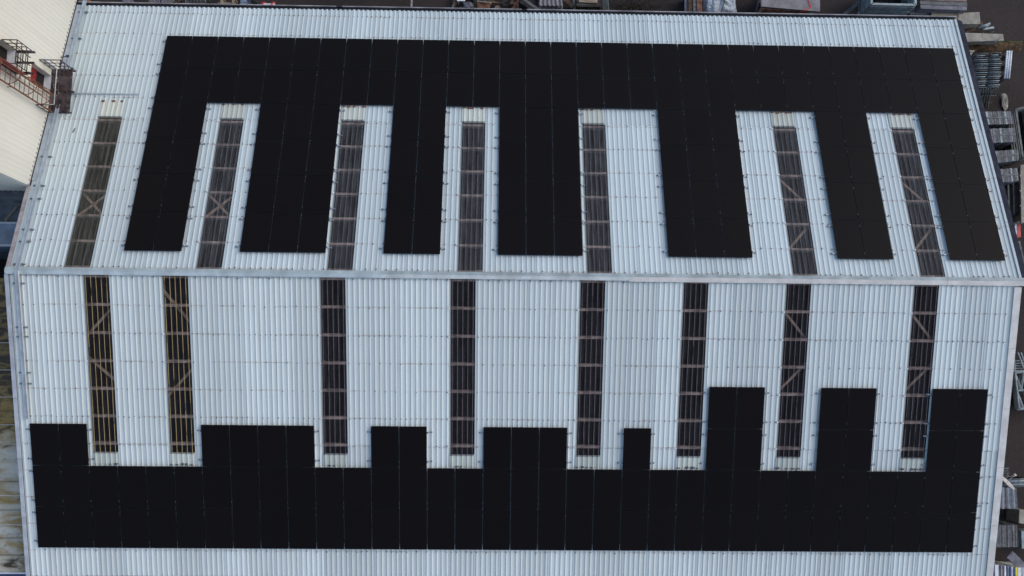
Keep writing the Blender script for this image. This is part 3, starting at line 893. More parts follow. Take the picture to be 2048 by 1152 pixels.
# ================================================================== YARD
def box_px(mb, pts, zt, zb, m=0):
    """prism whose top outline was surveyed at height zt"""
    mb.prism([(p.x, p.y) for p in px4(pts, zt)], zb, zt, m)
def one(name, label, cat, mb, mats, base, group=None):
    return tag(mb.build(name, mats, None, base), label, cat, group)
def quad(a, b_, c, d, u, v):
    return a * (1 - u) * (1 - v) + b_ * u * (1 - v) + c * u * v + d * (1 - u) * v
def bundle(name, label, cat, pts, zt, n, layers, mats, group=None, gap=0.012, along='v', cross=None):
    """pack of planks: top outline in survey pixels (tl, tr, br, bl); n planks side by side"""
    A, B, C_, D = px4(pts, zt)
    base = (A + B + C_ + D) / 4; base.z = GZ
    t = thing(name, label, cat, base, group)
    th = (zt - GZ - 0.12) / layers
    for k in range(n):
        mb = MB()
        for l in range(layers):
            z1 = zt - l * th - (random.uniform(0, 0.02) if l == 0 else 0)
            e = random.uniform(0, 0.03)
            u0, u1 = (k + 0.04) / n, (k + 1 - 0.06) / n
            if along == 'v': q = [(u0, e), (u1, e), (u1, 1 - e), (u0, 1 - e)]
            else: q = [(e, u0), (1 - e, u0), (1 - e, u1), (e, u1)]
            c4 = [quad(A, B, C_, D, *w) for w in q]
            mb.prism([(p.x, p.y) for p in c4], z1 - th + 0.015, z1, 0)
        mb.build('plank', mats[k % len(mats)], t, base)
    mb = MB()
    for fr in (0.15, 0.85):
        if along == 'v': a, b_ = quad(A, B, C_, D, 0, fr), quad(A, B, C_, D, 1, fr)
        else: a, b_ = quad(A, B, C_, D, fr, 0), quad(A, B, C_, D, fr, 1)
        a.z = b_.z = GZ + 0.06
        mb.bar(a, b_, 0.1, 0.12)
    mb.build('bearer', M['wood_dark'], t, base)
    if cross:
        for fr in cross:
            mb = MB()
            if along == 'v': a, b_ = quad(A, B, C_, D, 0, fr), quad(A, B, C_, D, 1, fr)
            else: a, b_ = quad(A, B, C_, D, fr, 0), quad(A, B, C_, D, fr, 1)
            a.z = b_.z = zt + 0.006
            mb.bar(a, b_, 0.07, 0.012)
            mb.build('crossbar', M['galv_dark'], t, base)
    return t
def frame_tubes(mb, A, B, C_, D, r, nr=0, brace_=False, m=0):
    for p, q in ((A, B), (B, C_), (C_, D), (D, A)): mb.tube(p, q, r, 6, m)
    for k in range(1, nr + 1):
        f = k / (nr + 1)
        mb.tube(A.lerp(D, f), B.lerp(C_, f), r * 0.8, 5, m)
    if brace_:
        mb.tube(A, C_, r * 0.7, 5, m)

# ground
g = MB(); g.box(-300, 300, -300, 300, GZ - 1, GZ)
o = g.build('ground', M['ground'], None, (0, 0, GZ)); o['kind'] = 'structure'
mb = MB(); a, b_ = at(825, -60, GZ), at(824, 24, GZ)
mb.hexa([(a.x - .04, b_.y, GZ + .001), (a.x + .04, b_.y, GZ + .001), (a.x + .04, a.y, GZ + .001), (a.x - .04, a.y, GZ + .001)],
        [(a.x - .04, b_.y, GZ + .006), (a.x + .04, b_.y, GZ + .006), (a.x + .04, a.y, GZ + .006), (a.x - .04, a.y, GZ + .006)])
o = mb.build('road_marking', M['marking'], None, (a.x, a.y, GZ)); o['kind'] = 'structure'

# -- back strip, left to right
p = at(166, 3, GZ + 0.9)
t = thing('drum', 'orange stained drum at the far corner of the cream building', 'drum', (p.x, p.y, GZ))
mb = MB(); mb.tube((p.x, p.y, GZ), (p.x, p.y, GZ + 0.9), 0.26, 20)
for zz in (0.3, 0.6, 0.88): mb.tube((p.x, p.y, GZ + zz - .015), (p.x, p.y, GZ + zz + .015), 0.275, 20)
mb.build('body', M['orange'], t, (p.x, p.y, GZ))
mb = MB(); mb.tube((p.x, p.y, GZ + 0.901), (p.x, p.y, GZ + 0.915), 0.23, 20); mb.build('lid', M['rust'], t, (p.x, p.y, GZ))
mb = MB(); box_px(mb, [(246, -8), (258, -8), (258, 9), (246, 9)], GZ + 0.8, GZ); q = at(252, 0, GZ)
for zz in (0.3, 0.55, 0.82): box_px(mb, [(245, -9), (259, -9), (259, 10), (245, 10)], GZ + zz, GZ + zz - 0.05)
one('crate', 'small slatted grey crate behind the gutter, left of the pale plank packs', 'crate', mb, M['sheet_grey'], (q.x, q.y, GZ))
bundle('plank_bundle', 'blue-grey pack of upright boards behind the gutter, leftmost plank pack', 'planks', [(297, -14), (318, -14), (318, 11), (297, 11)], GZ + 1.1, 6, 4, [M['wood_grey'], M['sheet_grey']], 'packs of planks in the yard')
bundle('plank_bundle', 'narrow blue-grey plank pack beside a leaning brown timber', 'planks', [(322, -14), (338, -14), (338, 11), (322, 11)], GZ + 1.0, 4, 4, [M['sheet_grey'], M['wood_grey']], 'packs of planks in the yard')
def timber(px0, py0, px1, py1, z0, z1, w, h, mt, label, name='timber_beam', cat='timber'):
    a = at(px0, py0, z0); b_ = at(px1, py1, z1)
    mb = MB(); mb.bar(a, b_, w, h); mb.bar(a.lerp(b_, .02) + Vector((0, 0, h * .5)), a.lerp(b_, .04) + Vector((0, 0, h * .5)), w * 1.02, .006)
    c = (a + b_) / 2
    return one(name, label, cat, mb, mt, (c.x, c.y, min(a.z, b_.z)))
timber(344, 9, 366, 0, GZ + 0.5, GZ + 0.9, .14, .08, M['wood_brown'], 'brown beam lying slanted right of the narrow plank pack')
# lattice bundle
A_, B_ = at(372, 0, GZ + .9), at(410, 0, GZ + .9)
mb = MB()
for k in range(3):
    zz = GZ + 0.5 + 0.25 * k
    P4 = px4([(370, -10), (412, -9), (410, 10), (372, 9)], zz)
    frame_tubes(mb, *P4, 0.03, 1)
    n = 6
    for i in range(n):
        u, w = i / n, (i + 1) / n
        mb.tube(P4[0].lerp(P4[1], u), P4[3].lerp(P4[2], w), 0.018); mb.tube(P4[3].lerp(P4[2], u), P4[0].lerp(P4[1], w), 0.018)
for i in (0.05, 0.95):
    a = P4[0].lerp(P4[1], i); b_ = P4[3].lerp(P4[2], i); mb.tube((a.x, a.y, GZ), (a.x, a.y, a.z), .03); mb.tube((b_.x, b_.y, GZ), (b_.x, b_.y, b_.z), .03)
one('lattice_girder', 'grey zigzag lattice girders piled flat left of the pale timber trestle', 'girder', mb, M['galv_dark'], (A_.x, A_.y, GZ))
# trestle of pale timber
mb = MB()
for x in (441, 464): box_px(mb, [(x, -20), (x + 4, -20), (x + 4, 12), (x, 12)], GZ + .8, GZ + .65)
for y in (-8, 4): box_px(mb, [(436, y), (472, y), (472, y + 4), (436, y + 4)], GZ + .65, GZ + .55)
for x in (442, 465):
    for y in (-7, 8): box_px(mb, [(x, y), (x + 3, y), (x + 3, y + 3), (x, y + 3)], GZ + .55, GZ)
q = at(455, 0, GZ)
one('trestle', 'pale timber trestle standing left of the blue-grey steel box', 'trestle', mb, M['wood_pale'], (q.x, q.y, GZ))
mb = MB(); box_px(mb, [(481, -12), (493, -12), (493, 9), (481, 9)], GZ + 1.0, GZ + .08)
for y in (-10, -4, 2, 7): box_px(mb, [(480, y), (494, y), (494, y + 1.5), (480, y + 1.5)], GZ + 1.02, GZ + .06)
for x in (481, 491): box_px(mb, [(x, -12), (x + 2, -12), (x + 2, 9), (x, 9)], GZ + .08, GZ)
q = at(487, 0, GZ); one('steel_box', 'upright blue-grey ribbed steel box behind the gutter', 'box', mb, M['galv_blue'], (q.x, q.y, GZ))
mb = MB()
for i in range(4):
    a = at(499 + 2.5 * i, -8, GZ + 1.2 - .1 * i); b_ = at(508 + 3 * i, 14, GZ + .05); mb.tube(a, b_, .035)
mb.tube(at(500, -3, GZ + 1), at(512, -2, GZ + .75), .03)
q = at(507, 4, GZ); one('steel_tubes', 'grey steel tubes leaning right of the ribbed steel box', 'tubes', mb, M['galv_dark'], (q.x, q.y, GZ))
# red and white barrier
t0 = at(537, 10, GZ + .3); t0.z = GZ; t = thing('barrier', 'red road barrier with a white rail standing alone on dark ground', 'barrier', t0)
mb = MB()
for x in (526, 545):
    a = at(x, 10, GZ + .3)
    mb.bar((a.x, a.y, GZ), (a.x, a.y, GZ + .42), .10, .10); mb.bar((a.x, a.y - .25, GZ + .05), (a.x, a.y + .25, GZ + .05), .12, .1)
mb.bar(at(526, 11.5, GZ + .3), at(545, 11.5, GZ + .3), .05, .06)
mb.build('post', M['red'], t, t0)
a, b_ = at(526, 10, GZ + 0.3), at(545, 10, GZ + 0.3)
mb = MB(); mb.bar((a.x, a.y, GZ + .34), (b_.x + .12, b_.y, GZ + .34), .07, .10); mb.build('rail', M['white'], t, t0)
# scrap
mb = MB(); box_px(mb, [(914, -6), (930, -6), (930, 2), (914, 2)], GZ + .5, GZ + .46)
for x in (915, 928): box_px(mb, [(x, -5), (x + 1.5, -5), (x + 1.5, 1), (x, 1)], GZ + .46, GZ)
q = at(922, -2, GZ); one('table', 'small white topped table at the edge of the scrap heap', 'table', mb, M['white'], (q.x, q.y, GZ))
for i, (x0, y0, x1, y1, zz, w, mt, lab) in enumerate([
    (905, 18, 912, -6, .3, .10, 'wood_pale', 'pale upright plank left of the small white table'),
    (950, 14, 956, -4, .5, .07, 'wood_brown', 'thin brown post standing left of the rust-red sheet'),
    (955, 3, 982, 6, .8, .07, 'wood_pale', 'pale thin batten lying across the rust-red sheet'),
    (1022, 22, 1040, -4, .7, .09, 'rust', 'rusty bar leaning left in the scrap heap, steepest one'),
    (1036, 22, 1034, 2, .6, .08, 'wood_brown', 'short brown bar crossing the steep rusty bar'),
    (1046, -2, 1084, 25, .9, .13, 'wood_grey', 'long pale grey pole slanting down beside the corrugated sheets'),
    (1040, 4, 1066, 20, .45, .12, 'wood_dark', 'dark short pole lying under the long grey pole'),
    (1000, 10, 1018, -2, .4, .10, 'wood_dark', 'dark beam behind the pinkish brick block'),
    (1128, -2, 1146, 14, .6, .18, 'wood_brown', 'brown board slanting right of the corrugated sheets'),
    (1148, -4, 1149, 25, .6, .10, 'wood_pale', 'pale post beside the dark wooden crate'),
    (1683, 34, 1730, -6, .7, .16, 'wood_grey', 'grey beam lying diagonally left of the galvanised frames')]):
    timber(x0, y0, x1, y1, GZ + zz * .6, GZ + zz, w, .08, M[mt], lab)
mb = MB(); box_px(mb, [(954, 4), (981, 6), (979, 20), (956, 19)], GZ + .55, GZ + .49); box_px(mb, [(957, 6), (978, 8), (977, 17), (958, 16)], GZ + .49, GZ)
q = at(968, 12, GZ); one('metal_sheet', 'rust-red metal sheet lying on blocks in the scrap heap', 'metal sheet', mb, M['wood_red'], (q.x, q.y, GZ))
mb = MB(); box_px(mb, [(989, 14), (1001, 14), (1001, 21), (989, 21)], GZ + .4, GZ); box_px(mb, [(991, 11), (999, 11), (999, 14), (991, 14)], GZ + .3, GZ)
q = at(995, 17, GZ); one('brick_block', 'pinkish brick block at the foot of the scrap heap', 'brick', mb, M['wood_pink'], (q.x, q.y, GZ))
def ring(px, py, z, rad, r, mt, label):
    c = at(px, py, z); mb = MB(); n = 28
    for j in range(n):
        a0, a1 = 2 * math.pi * j / n, 2 * math.pi * (j + 1) / n
        mb.tube(c + Vector((rad * math.cos(a0), rad * math.sin(a0), 0)), c + Vector((rad * math.cos(a1), rad * math.sin(a1), 0)), r, 8)
    mb.tube(c + Vector((0, 0, -r)), c + Vector((0, 0, -r + .03)), rad * 0.98, 20)
    one('tyre', label, 'tyre', mb, mt, (c.x, c.y, GZ))
ring(1062, 2, GZ + .22, .42, .10, M['rubber'], 'black tyre lying beneath the long grey pole')
ring(938, 6, GZ + .15, .26, .08, M['rubber'], 'small black tyre left of the rust-red sheet')
mb = MB()
for i in range(26):
    x, y = random.uniform(895, 1040), random.uniform(-12, 16)
    a = at(x, y, GZ + random.uniform(.05, .35)); b_ = a + Vector((random.uniform(-.7, .7), random.uniform(-.5, .5), random.uniform(-.05, .25)))
    mb.bar(a, b_, random.uniform(.03, .10), random.uniform(.02, .06), random.randrange(4))
q = at(970, 0, GZ); o = mb.build('scrap', [M['wood_dark'], M['wood_brown'], M['rust_dark'], M['sheet_grey']], None, (q.x, q.y, GZ)); o['kind'] = 'stuff'; tag(o, 'tangle of small dark scrap pieces on the ground behind the gutter', 'scrap')
# crumpled grey-blue bag near scrap
def lump(name, label, cat, px, py, lx, ly, h, mt, seed, parent=None, z0=None, fold=.10):
    c = at(px, py, GZ + h * .7); rnd = random.Random(seed); mb = MB()
    nu, nv = 28, 14
    ph = [(rnd.uniform(2, 7), rnd.uniform(2, 7), rnd.uniform(0, 6.3)) for _ in range(5)]
    rows = []
    for j in range(nv + 1):
        f = (math.pi / 2) * j / nv
        row = []
        for i in range(nu):
            a = 2 * math.pi * i / nu
            d = sum(abs(math.sin(p_[0] * a * .5 + p_[2] + p_[1] * f)) for p_ in ph) / 5 - .6
            rr = (math.cos(f) ** .55) * (1 + fold * 2 * d)
            row.append(mb.vert((c.x + lx / 2 * rr * math.copysign(abs(math.cos(a)) ** .7, math.cos(a)), c.y + ly / 2 * rr * math.copysign(abs(math.sin(a)) ** .7, math.sin(a)), GZ + h * (math.sin(f) ** .7) * (1 + fold * 1.6 * d))))
        rows.append(row)
    for j in range(nv):
        for i in range(nu):
            k = (i + 1) % nu
            mb.face((rows[j][i], rows[j][k], rows[j + 1][k], rows[j + 1][i]))
    return mb, c
mb, c = lump('', '', '', 937, 12, .5, .4, .45, None, 3)
one('bag', 'small crumpled grey bag beside the rust-red sheet', 'bag', mb, M['sheet_grey'], (c.x, c.y, GZ))
# corrugated sheet pile
t0 = at(1102, 5, GZ); A, B, C_, D = px4([(1079, -14), (1122, -13), (1125, 12), (1078, 11)], GZ + .75)
mb = MB()
for l in range(6):
    dz = -.10 * l
    n = 36
    rows = []
    for v in (0, 1):
        row = []
        for i in range(n + 1):
            u = i / n
            p = quad(A, B, C_, D, u, v) + Vector((.03 * (l % 2), -.03 * l, dz + .045 * math.sin(u * math.pi * 2 * 5.5)))
            row.append(mb.vert(p))
        rows.append(row)
    for i in range(n): mb.face((rows[1][i], rows[1][i + 1], rows[0][i + 1], rows[0][i]), l % 2, True)
mb.prism([(p.x, p.y) for p in (A, B, C_, D)], GZ, GZ + .14, 1)
one('corrugated_sheets', 'pile of pale grey corrugated sheets with wavy ends behind the gutter', 'sheets', mb, [M['concrete'], M['sheet_grey']], (t0.x, t0.y, GZ))
# dark crate with mottled lid
t0 = at(1176, 5, GZ); t = thing('wooden_crate', 'dark wooden crate with a mottled pale lid', 'crate', t0)
mb = MB(); box_px(mb, [(1153, -12), (1200, -12), (1201, 13), (1154, 13)], GZ + .9, GZ + .1)
for y in (-8, 0, 8): box_px(mb, [(1152, y), (1202, y), (1202, y + 2.5), (1152, y + 2.5)], GZ + .92, GZ + .04)
for x in (1156, 1193): box_px(mb, [(x, -12), (x + 5, -12), (x + 5, 13), (x, 13)], GZ + .1, GZ)
mb.build('body', M['wood_dark'], t, t0)
mb = MB(); box_px(mb, [(1157, -14), (1195, -14), (1195, 6), (1158, 4)], GZ + .96, GZ + .93); mb.build('lid', M['wood_pale'], t, t0)
# white frames
mb = MB()
for i in range(4):
    a, b_ = at(1205 + 3.2 * i, -10, GZ + 1.0), at(1208 + 3.2 * i, 26, GZ + .25)
    mb.bar(a, b_, .06, .03)
a, b_ = at(1204, -4, GZ + .9), at(1217, -4, GZ + .9); mb.bar(a, b_, .05, .03)
a, b_ = at(1208, 20, GZ + .35), at(1219, 20, GZ + .35); mb.bar(a, b_, .05, .03)
q = at(1211, 10, GZ); one('slatted_rack', 'pale blue slatted metal frame leaning right of the dark crate', 'rack', mb, M['galv'], (q.x, q.y, GZ))
# moss and weeds on the ground
mb = MB(); rnd = random.Random(5)
for i in range(900):
    x, y = rnd.gauss(1265, 30), rnd.gauss(16, 9)
    p = at(x, y, GZ); s_ = rnd.uniform(.02, .06); a = rnd.uniform(0, 6.3)
    d = Vector((math.cos(a), math.sin(a), 0)) * s_; k = Vector((-d.y, d.x, 0)) * .4; tip = p + d * .6 + Vector((0, 0, rnd.uniform(.03, .10)))
    i0 = [mb.vert(p - k), mb.vert(p + k), mb.vert(tip)]; mb.face(tuple(i0))
q = at(1265, 16, GZ); o = mb.build('weeds', M['moss'], None, (q.x, q.y, GZ)); o['kind'] = 'stuff'; tag(o, 'low olive weeds growing on the bare yard ground', 'weeds')
# timbers upright boards beside tarp
for x0, x1, mt, zt, lab in [(1369, 1376, 'sheet_grey', .7, 'thin grey board left of the brown boards by the white tarpaulin'), (1377, 1385, 'wood_brown', .8, 'brown board next to the thin grey board'), (1386, 1393, 'wood_grey', .85, 'pale grey board between two brown ones'), (1394, 1404, 'wood_red', .9, 'reddish brown board touching the white tarpaulin')]:
    mb = MB(); box_px(mb, [(x0, -16), (x1, -16), (x1 + .5, 30), (x0 + .5, 30)], GZ + zt, GZ + zt - .12)
    for y in (-10, 18): box_px(mb, [(x0, y), (x1, y), (x1, y + 5), (x0, y + 5)], GZ + zt - .12, GZ)
    q = at((x0 + x1) / 2, 8, GZ); one('board', lab, 'board', mb, M[mt], (q.x, q.y, GZ), 'boards beside the tarpaulin')
# tarp
mb, c = lump('', '', '', 1440, 6, 1.65, 1.7, 1.0, None, 11, fold=.16)
t = thing('tarpaulin', 'crumpled white tarpaulin bundle tied with a black strap', 'tarpaulin', (c.x, c.y, GZ))
mb.build('cover', M['tarp'], t, (c.x, c.y, GZ))
mb = MB(); a, b_ = at(1452, -6, GZ + 1.12), at(1440, 30, GZ + 1.02); mb.path([a, a.lerp(b_, .4) + Vector((0, 0, .06)), b_, Vector((b_.x, b_.y - .15, GZ + .4))], .02); mb.build('strap', M['strap'], t, (c.x, c.y, GZ))
# big slab stack
t0 = at(1580, 0, GZ); t = thing('slab_stack', 'wide grey slab strapped red on top of a weathered reddish box', 'slab stack', t0)
mb = MB(); box_px(mb, [(1522, -30), (1640, -30), (1640, 23), (1523, 13)], GZ + 1.5, GZ + 1.38); mb.build('slab', M['concrete'], t, t0)
mb = MB(); box_px(mb, [(1526, -26), (1618, -26), (1618, 24), (1526, 18)], GZ + 1.36, GZ + .5, 0)
box_px(mb, [(1530, -20), (1616, -20), (1616, 22), (1530, 16)], GZ + .5, GZ, 1)
mb.build('box', [M['wood_reddish'], M['wood_dark']], t, t0)
mb = MB(); zz = GZ + 1.515
pts = [at(1612, -14, zz), at(1622, 14, zz), at(1609, 20.5, zz)]; 
for a, b_ in zip(pts[:-1], pts[1:]): mb.bar(a, b_, .05, .012)
e = at(1609, 20.5, zz); f = Vector((e.x - .45, e.y - .03, GZ + .6)); mb.tube(e, f, .025)
mb.build('strap', M['red'], t, t0)
timber(1511, 30, 1519, 2, GZ + .1, GZ + 1.3, .2, .06, M['sheet_grey'], 'grey plank leaning against the left of the slab stack')
# striped marker
mb = MB(); a, b_ = at(1709, 34, GZ + .4), at(1727, 19, GZ + .5)
for k in range(5): mb.bar(a.lerp(b_, k / 5), a.lerp(b_, (k + 1) / 5 - .002), .12, .05, k % 2)
mb.bar(a.lerp(b_, .3), Vector((a.lerp(b_, .3).x, a.lerp(b_, .3).y, GZ)), .05, .05)
mb.bar(a.lerp(b_, .8), Vector((a.lerp(b_, .8).x, a.lerp(b_, .8).y, GZ)), .05, .05)
one('striped_board', 'red and white striped board lying by the galvanised frames', 'striped board', mb, [M['white'], M['red']], (a.x, a.y, GZ))
mb, c = lump('', '', '', 1729, 22, .3, .3, .3, None, 21)
one('rag', 'yellowish brown rag lying at the corner of the galvanised frames', 'rag', mb, M['orange'], (c.x, c.y, GZ))
# stacks of welded rectangular frames
def frame_stack(name, label, pts, zt, n, step, r, mt, nr=1, group=None, brace_=False, flat=True):
    A, B, C_, D = px4(pts, zt); base = (A + B + C_ + D) / 4; base.z = GZ
    t = thing(name, label, 'frames', base, group)
    for k in range(n):
        mb = MB(); dz = Vector((random.uniform(-.02, .02), random.uniform(-.02, .02), -step * k))
        A2, B2, C2, D2 = A + dz, B + dz, C_ + dz, D + dz
        for p, q in ((A2, B2), (B2, C2), (C2, D2), (D2, A2)): mb.bar(p, q, r * 2.2, r * 1.6)
        for i in range(1, nr + 1):
            f = i / (nr + 1); mb.bar(A2.lerp(B2, f), D2.lerp(C2, f), r * 1.5, r * 1.2)
        if brace_:
            for i in range(nr + 1):
                f, g_ = i / (nr + 1), (i + 1) / (nr + 1)
                mb.tube(A2.lerp(B2, f), D2.lerp(C2, g_), r * .7)
        mb.build('frame', mt, t, base)
    mb = MB()
    zb = zt - step * n
    for fr in (.2, .8):
        a, b_ = A.lerp(B, fr), D.lerp(C_, fr); a.z = b_.z = (GZ + zb) / 2 + .02
        mb.bar(a, b_, .12, zb - GZ + .02)
    mb.build('bearer', M['wood_dark'], t, base)
    return t
frame_stack('frame_stack', 'stack of galvanised rectangular frames behind the gutter on the right', [(1744, -34), (1829, -30), (1831, 11), (1743, 9)], GZ + 1.7, 12, .115, .045, M['galv'], 0)
mb = MB(); box_px(mb, [(1752, -28), (1820, -26), (1821, 6), (1752, 5)], GZ + .5, GZ + .3); box_px(mb, [(1756, -24), (1764, -24), (1764, 3), (1756, 3)], GZ + .3, GZ); box_px(mb, [(1808, -24), (1816, -24), (1816, 3), (1808, 3)], GZ + .3, GZ)
q = at(1786, -8, GZ); one('pallet', 'dark pallet lying inside the stack of galvanised frames', 'pallet', mb, M['wood_dark'], (q.x, q.y, GZ))
# boards on the right of frames
bundle('board_stack', 'stack of long pinkish grey boards right of the galvanised frames', 'boards', [(1841, -24), (1933, -22), (1936, 21), (1840, 17)], GZ + 1.25, 5, 5, [M['wood_pink'], M['wood_grey'], M['wood_pink'], M['wood_grey'], M['sheet_grey']], None, along='h')
mb = MB(); A4 = [(1822, 17), (1862, 19), (1863, 30), (1820, 29)]
box_px(mb, A4, GZ + .8, GZ + .68, 0); box_px(mb, [(1824, 18), (1861, 20), (1861, 29), (1823, 28)], GZ + .67, GZ, 1)
q = at(1842, 24, GZ); one('low_box', 'low dark box with a grey lid in front of the long boards', 'box', mb, [M['wood_grey'], M['dark']], (q.x, q.y, GZ))
t0 = at(1912, 36, GZ); t = thing('plywood_box', 'long pale plywood box at the far right corner of the roof', 'box', t0)
mb = MB(); box_px(mb, [(1863, 25), (1916, 26), (1916, 48), (1863, 46)], GZ + .9, GZ + .05); mb.build('body', M['wood_pale'], t, t0)
mb = MB(); box_px(mb, [(1917, 26), (1959, 24), (1961, 47.5), (1917, 48)], GZ + .92, GZ + .05); mb.build('lid', M['white_board'], t, t0)
timber(1918, 62, 1966, 49, GZ + .3, GZ + .5, .35, .06, M['wood_brown'], 'brown plank between the plywood box and the whitewashed board')
mb = MB()
for i in range(3): mb.tube(at(1955 + i * 3, 57 - i * 3, GZ + .5), at(1980 - i * 2, 47 + i * 3, GZ + .6), .055, 8)
q = at(1968, 52, GZ); mb.bar(at(1966, 53, GZ + .4), Vector((q.x, q.y, GZ)), .06, .06); one('steel_tubes', 'short pale steel tubes lying beside the plywood box', 'tubes', mb, M['galv'], (q.x, q.y, GZ))
mb = MB(); a, b_ = at(1966, 58, GZ + .45), at(1988, 55, GZ + .45); mb.bar(a, b_, .10, .03)
for f in (.05, .95):
    p = a.lerp(b_, f)
    for dy in (-.2, .0): mb.tube((p.x, p.y + dy, GZ), (p.x, p.y + dy, GZ + .44), .018)
one('trestle', 'small white legged trestle above the whitewashed board', 'trestle', mb, M['galv'], (a.x, a.y, GZ))
mb = MB(); box_px(mb, [(1915, 65), (2006, 68), (2008, 81), (1918, 84)], GZ + .8, GZ + .7); box_px(mb, [(1920, 67), (2000, 69), (2002, 80), (1922, 82)], GZ + .7, GZ)
q = at(1960, 74, GZ); one('whitewashed_board', 'whitewashed board on blocks beside the far right verge', 'board', mb, M['white_board'], (q.x, q.y, GZ))
timber(1990, 84, 2000, 76, GZ + .9, GZ + .86, .05, .03, M['rail_dark'], 'dark bar lying on the end of the whitewashed board', 'bar', 'bar')
mb = MB(); rnd = random.Random(9)
nu, nv = 40, 10
A, B, C_, D = px4([(1922, 83), (2046, 82), (2040, 103), (1926, 106)], GZ)
for j in range(nv + 1):
    for i in range(nu + 1):
        u, v = i / nu, j / nv
        p = quad(A, B, C_, D, u, v); p.z = GZ + .01 + .22 * math.sin(math.pi * v) ** .7 * (1 - .55 * u ** 3) * (1 if 0 < i < nu else 0) + rnd.uniform(-.04, .04) * (0 < j < nv)
        mb.vert(p)
for j in range(nv):
    for i in range(nu):
        a = j * (nu + 1) + i; mb.face((a, a + 1, a + nu + 2, a + nu + 1), 1 if j < 3 else 0, True)
q = (A + C_) / 2; o = mb.build('soil_heap', [M['soil'], M['moss']], None, (q.x, q.y, GZ)); tag(o, 'low heap of brown soil with a mossy edge', 'soil heap')
mb = MB(); box_px(mb, [(1924, 103), (1949, 102), (1936, 118), (1930, 118)], GZ + .9, GZ + .05); box_px(mb, [(1924, 101.5), (1949, 100.5), (1949, 103), (1924, 104)], GZ + .95, GZ + .85)
q = at(1938, 108, GZ); one('white_box', 'small white box wedged between the soil heap and lattice stack', 'box', mb, M['white_board'], (q.x, q.y, GZ))
# two stacks of lattice beams
def lattice_stack(label, pts, zt, n):
    A, B, C_, D = px4(pts, zt); base = (A + B + C_ + D) / 4; base.z = GZ
    t = thing('lattice_stack', label, 'lattice beams', base, 'stacks of lattice beams')
    for k in range(n):
        f = k / (n - 1); mb = MB()
        dz = random.uniform(-.012, .012) - .25 * (1 - f)
        a, b_ = A.lerp(D, f) + Vector((random.uniform(-.05, .05), 0, dz)), B.lerp(C_, f) + Vector((random.uniform(-.05, .05), 0, dz))
        h = Vector((0, -.02, -.16)) if k < n - 1 else Vector((0, -.30, -.25)); r = .018
        mb.tube(a, b_, r); mb.tube(a + h, b_ + h, r)
        m_ = 5
        for i in range(m_):
            mb.tube(a.lerp(b_, i / m_), a.lerp(b_, (i + .5) / m_) + h, .014, 5); mb.tube(a.lerp(b_, (i + .5) / m_) + h, a.lerp(b_, (i + 1) / m_), .014, 5)
        mb.build('lattice_beam', M['galv'] if k % 2 else M['galv_dark'], t, base)
    mb = MB()
    for f in (.1, .9):
        a, b_ = A.lerp(B, f), D.lerp(C_, f)
        for q_ in (.05, .5, .95):
            p = a.lerp(b_, q_); mb.bar((p.x, p.y, GZ), (p.x, p.y, p.z - .2), .08, .08)
        a = a - Vector((0, 0, .62)); b_ = b_ - Vector((0, 0, .40)); mb.bar(a, b_, .08, .06)
    mb.build('stand', M['rust_dark'], t, base)
lattice_stack('left stack of grey lattice beams beside the verge, under the soil heap', [(1955, 102), (1983, 102), (1971, 175), (1947, 176)], GZ + 2.0, 17)
lattice_stack('right stack of grey lattice beams, next to the bluish tube bundle', [(1985, 101), (2010, 101), (1998, 174), (1973, 175)], GZ + 2.0, 17)
t = thing('strut_rack', 'rack of dark slanted struts under the near end of the lattice beams', 'rack', at(1966, 195, GZ))
mb = MB()
for k in range(7): mb.bar(at(1950 + 5 * k, 182, GZ + 1.0), at(1944 + 5.2 * k, 214, GZ + .05), .05, .05)
mb.build('strut', M['galv_dark'], t, at(1966, 195, GZ))
mb = MB(); mb.bar(at(1948, 186, GZ + .8), at(1988, 185, GZ + .8), .05, .04); mb.bar(at(1946, 206, GZ + .2), at(1984, 205, GZ + .2), .05, .04); mb.build('crossbar', M['wood_dark'], t, at(1966, 195, GZ))
t0 = at(2016, 130, GZ); t = thing('tube_bundle', 'bundle of bluish tubes standing right of the lattice beams', 'tubes', t0)
for k in range(5):
    mb = MB(); mb.tube(at(2014.5 + 2.1 * k, 102, GZ + 1.3), at(2009 + 2.2 * k, 157, GZ + 1.3), .042, 8); mb.build('tube', M['galv_blue'] if k % 2 else M['white'], t, t0)
mb = MB()
for y in (110, 130, 150): box_px(mb, [(2008, y), (2022, y), (2022, y + 2), (2008, y + 2)], GZ + 1.25, GZ)
mb.build('stand', M['rail_dark'], t, t0)
mb, c = lump('', '', '', 2010, 203, .30, .75, .12, None, 31, fold=.3)
one('sack', 'pale sack lying on the paving below the lattice beams', 'sack', mb, M['white_board'], (c.x, c.y, GZ))
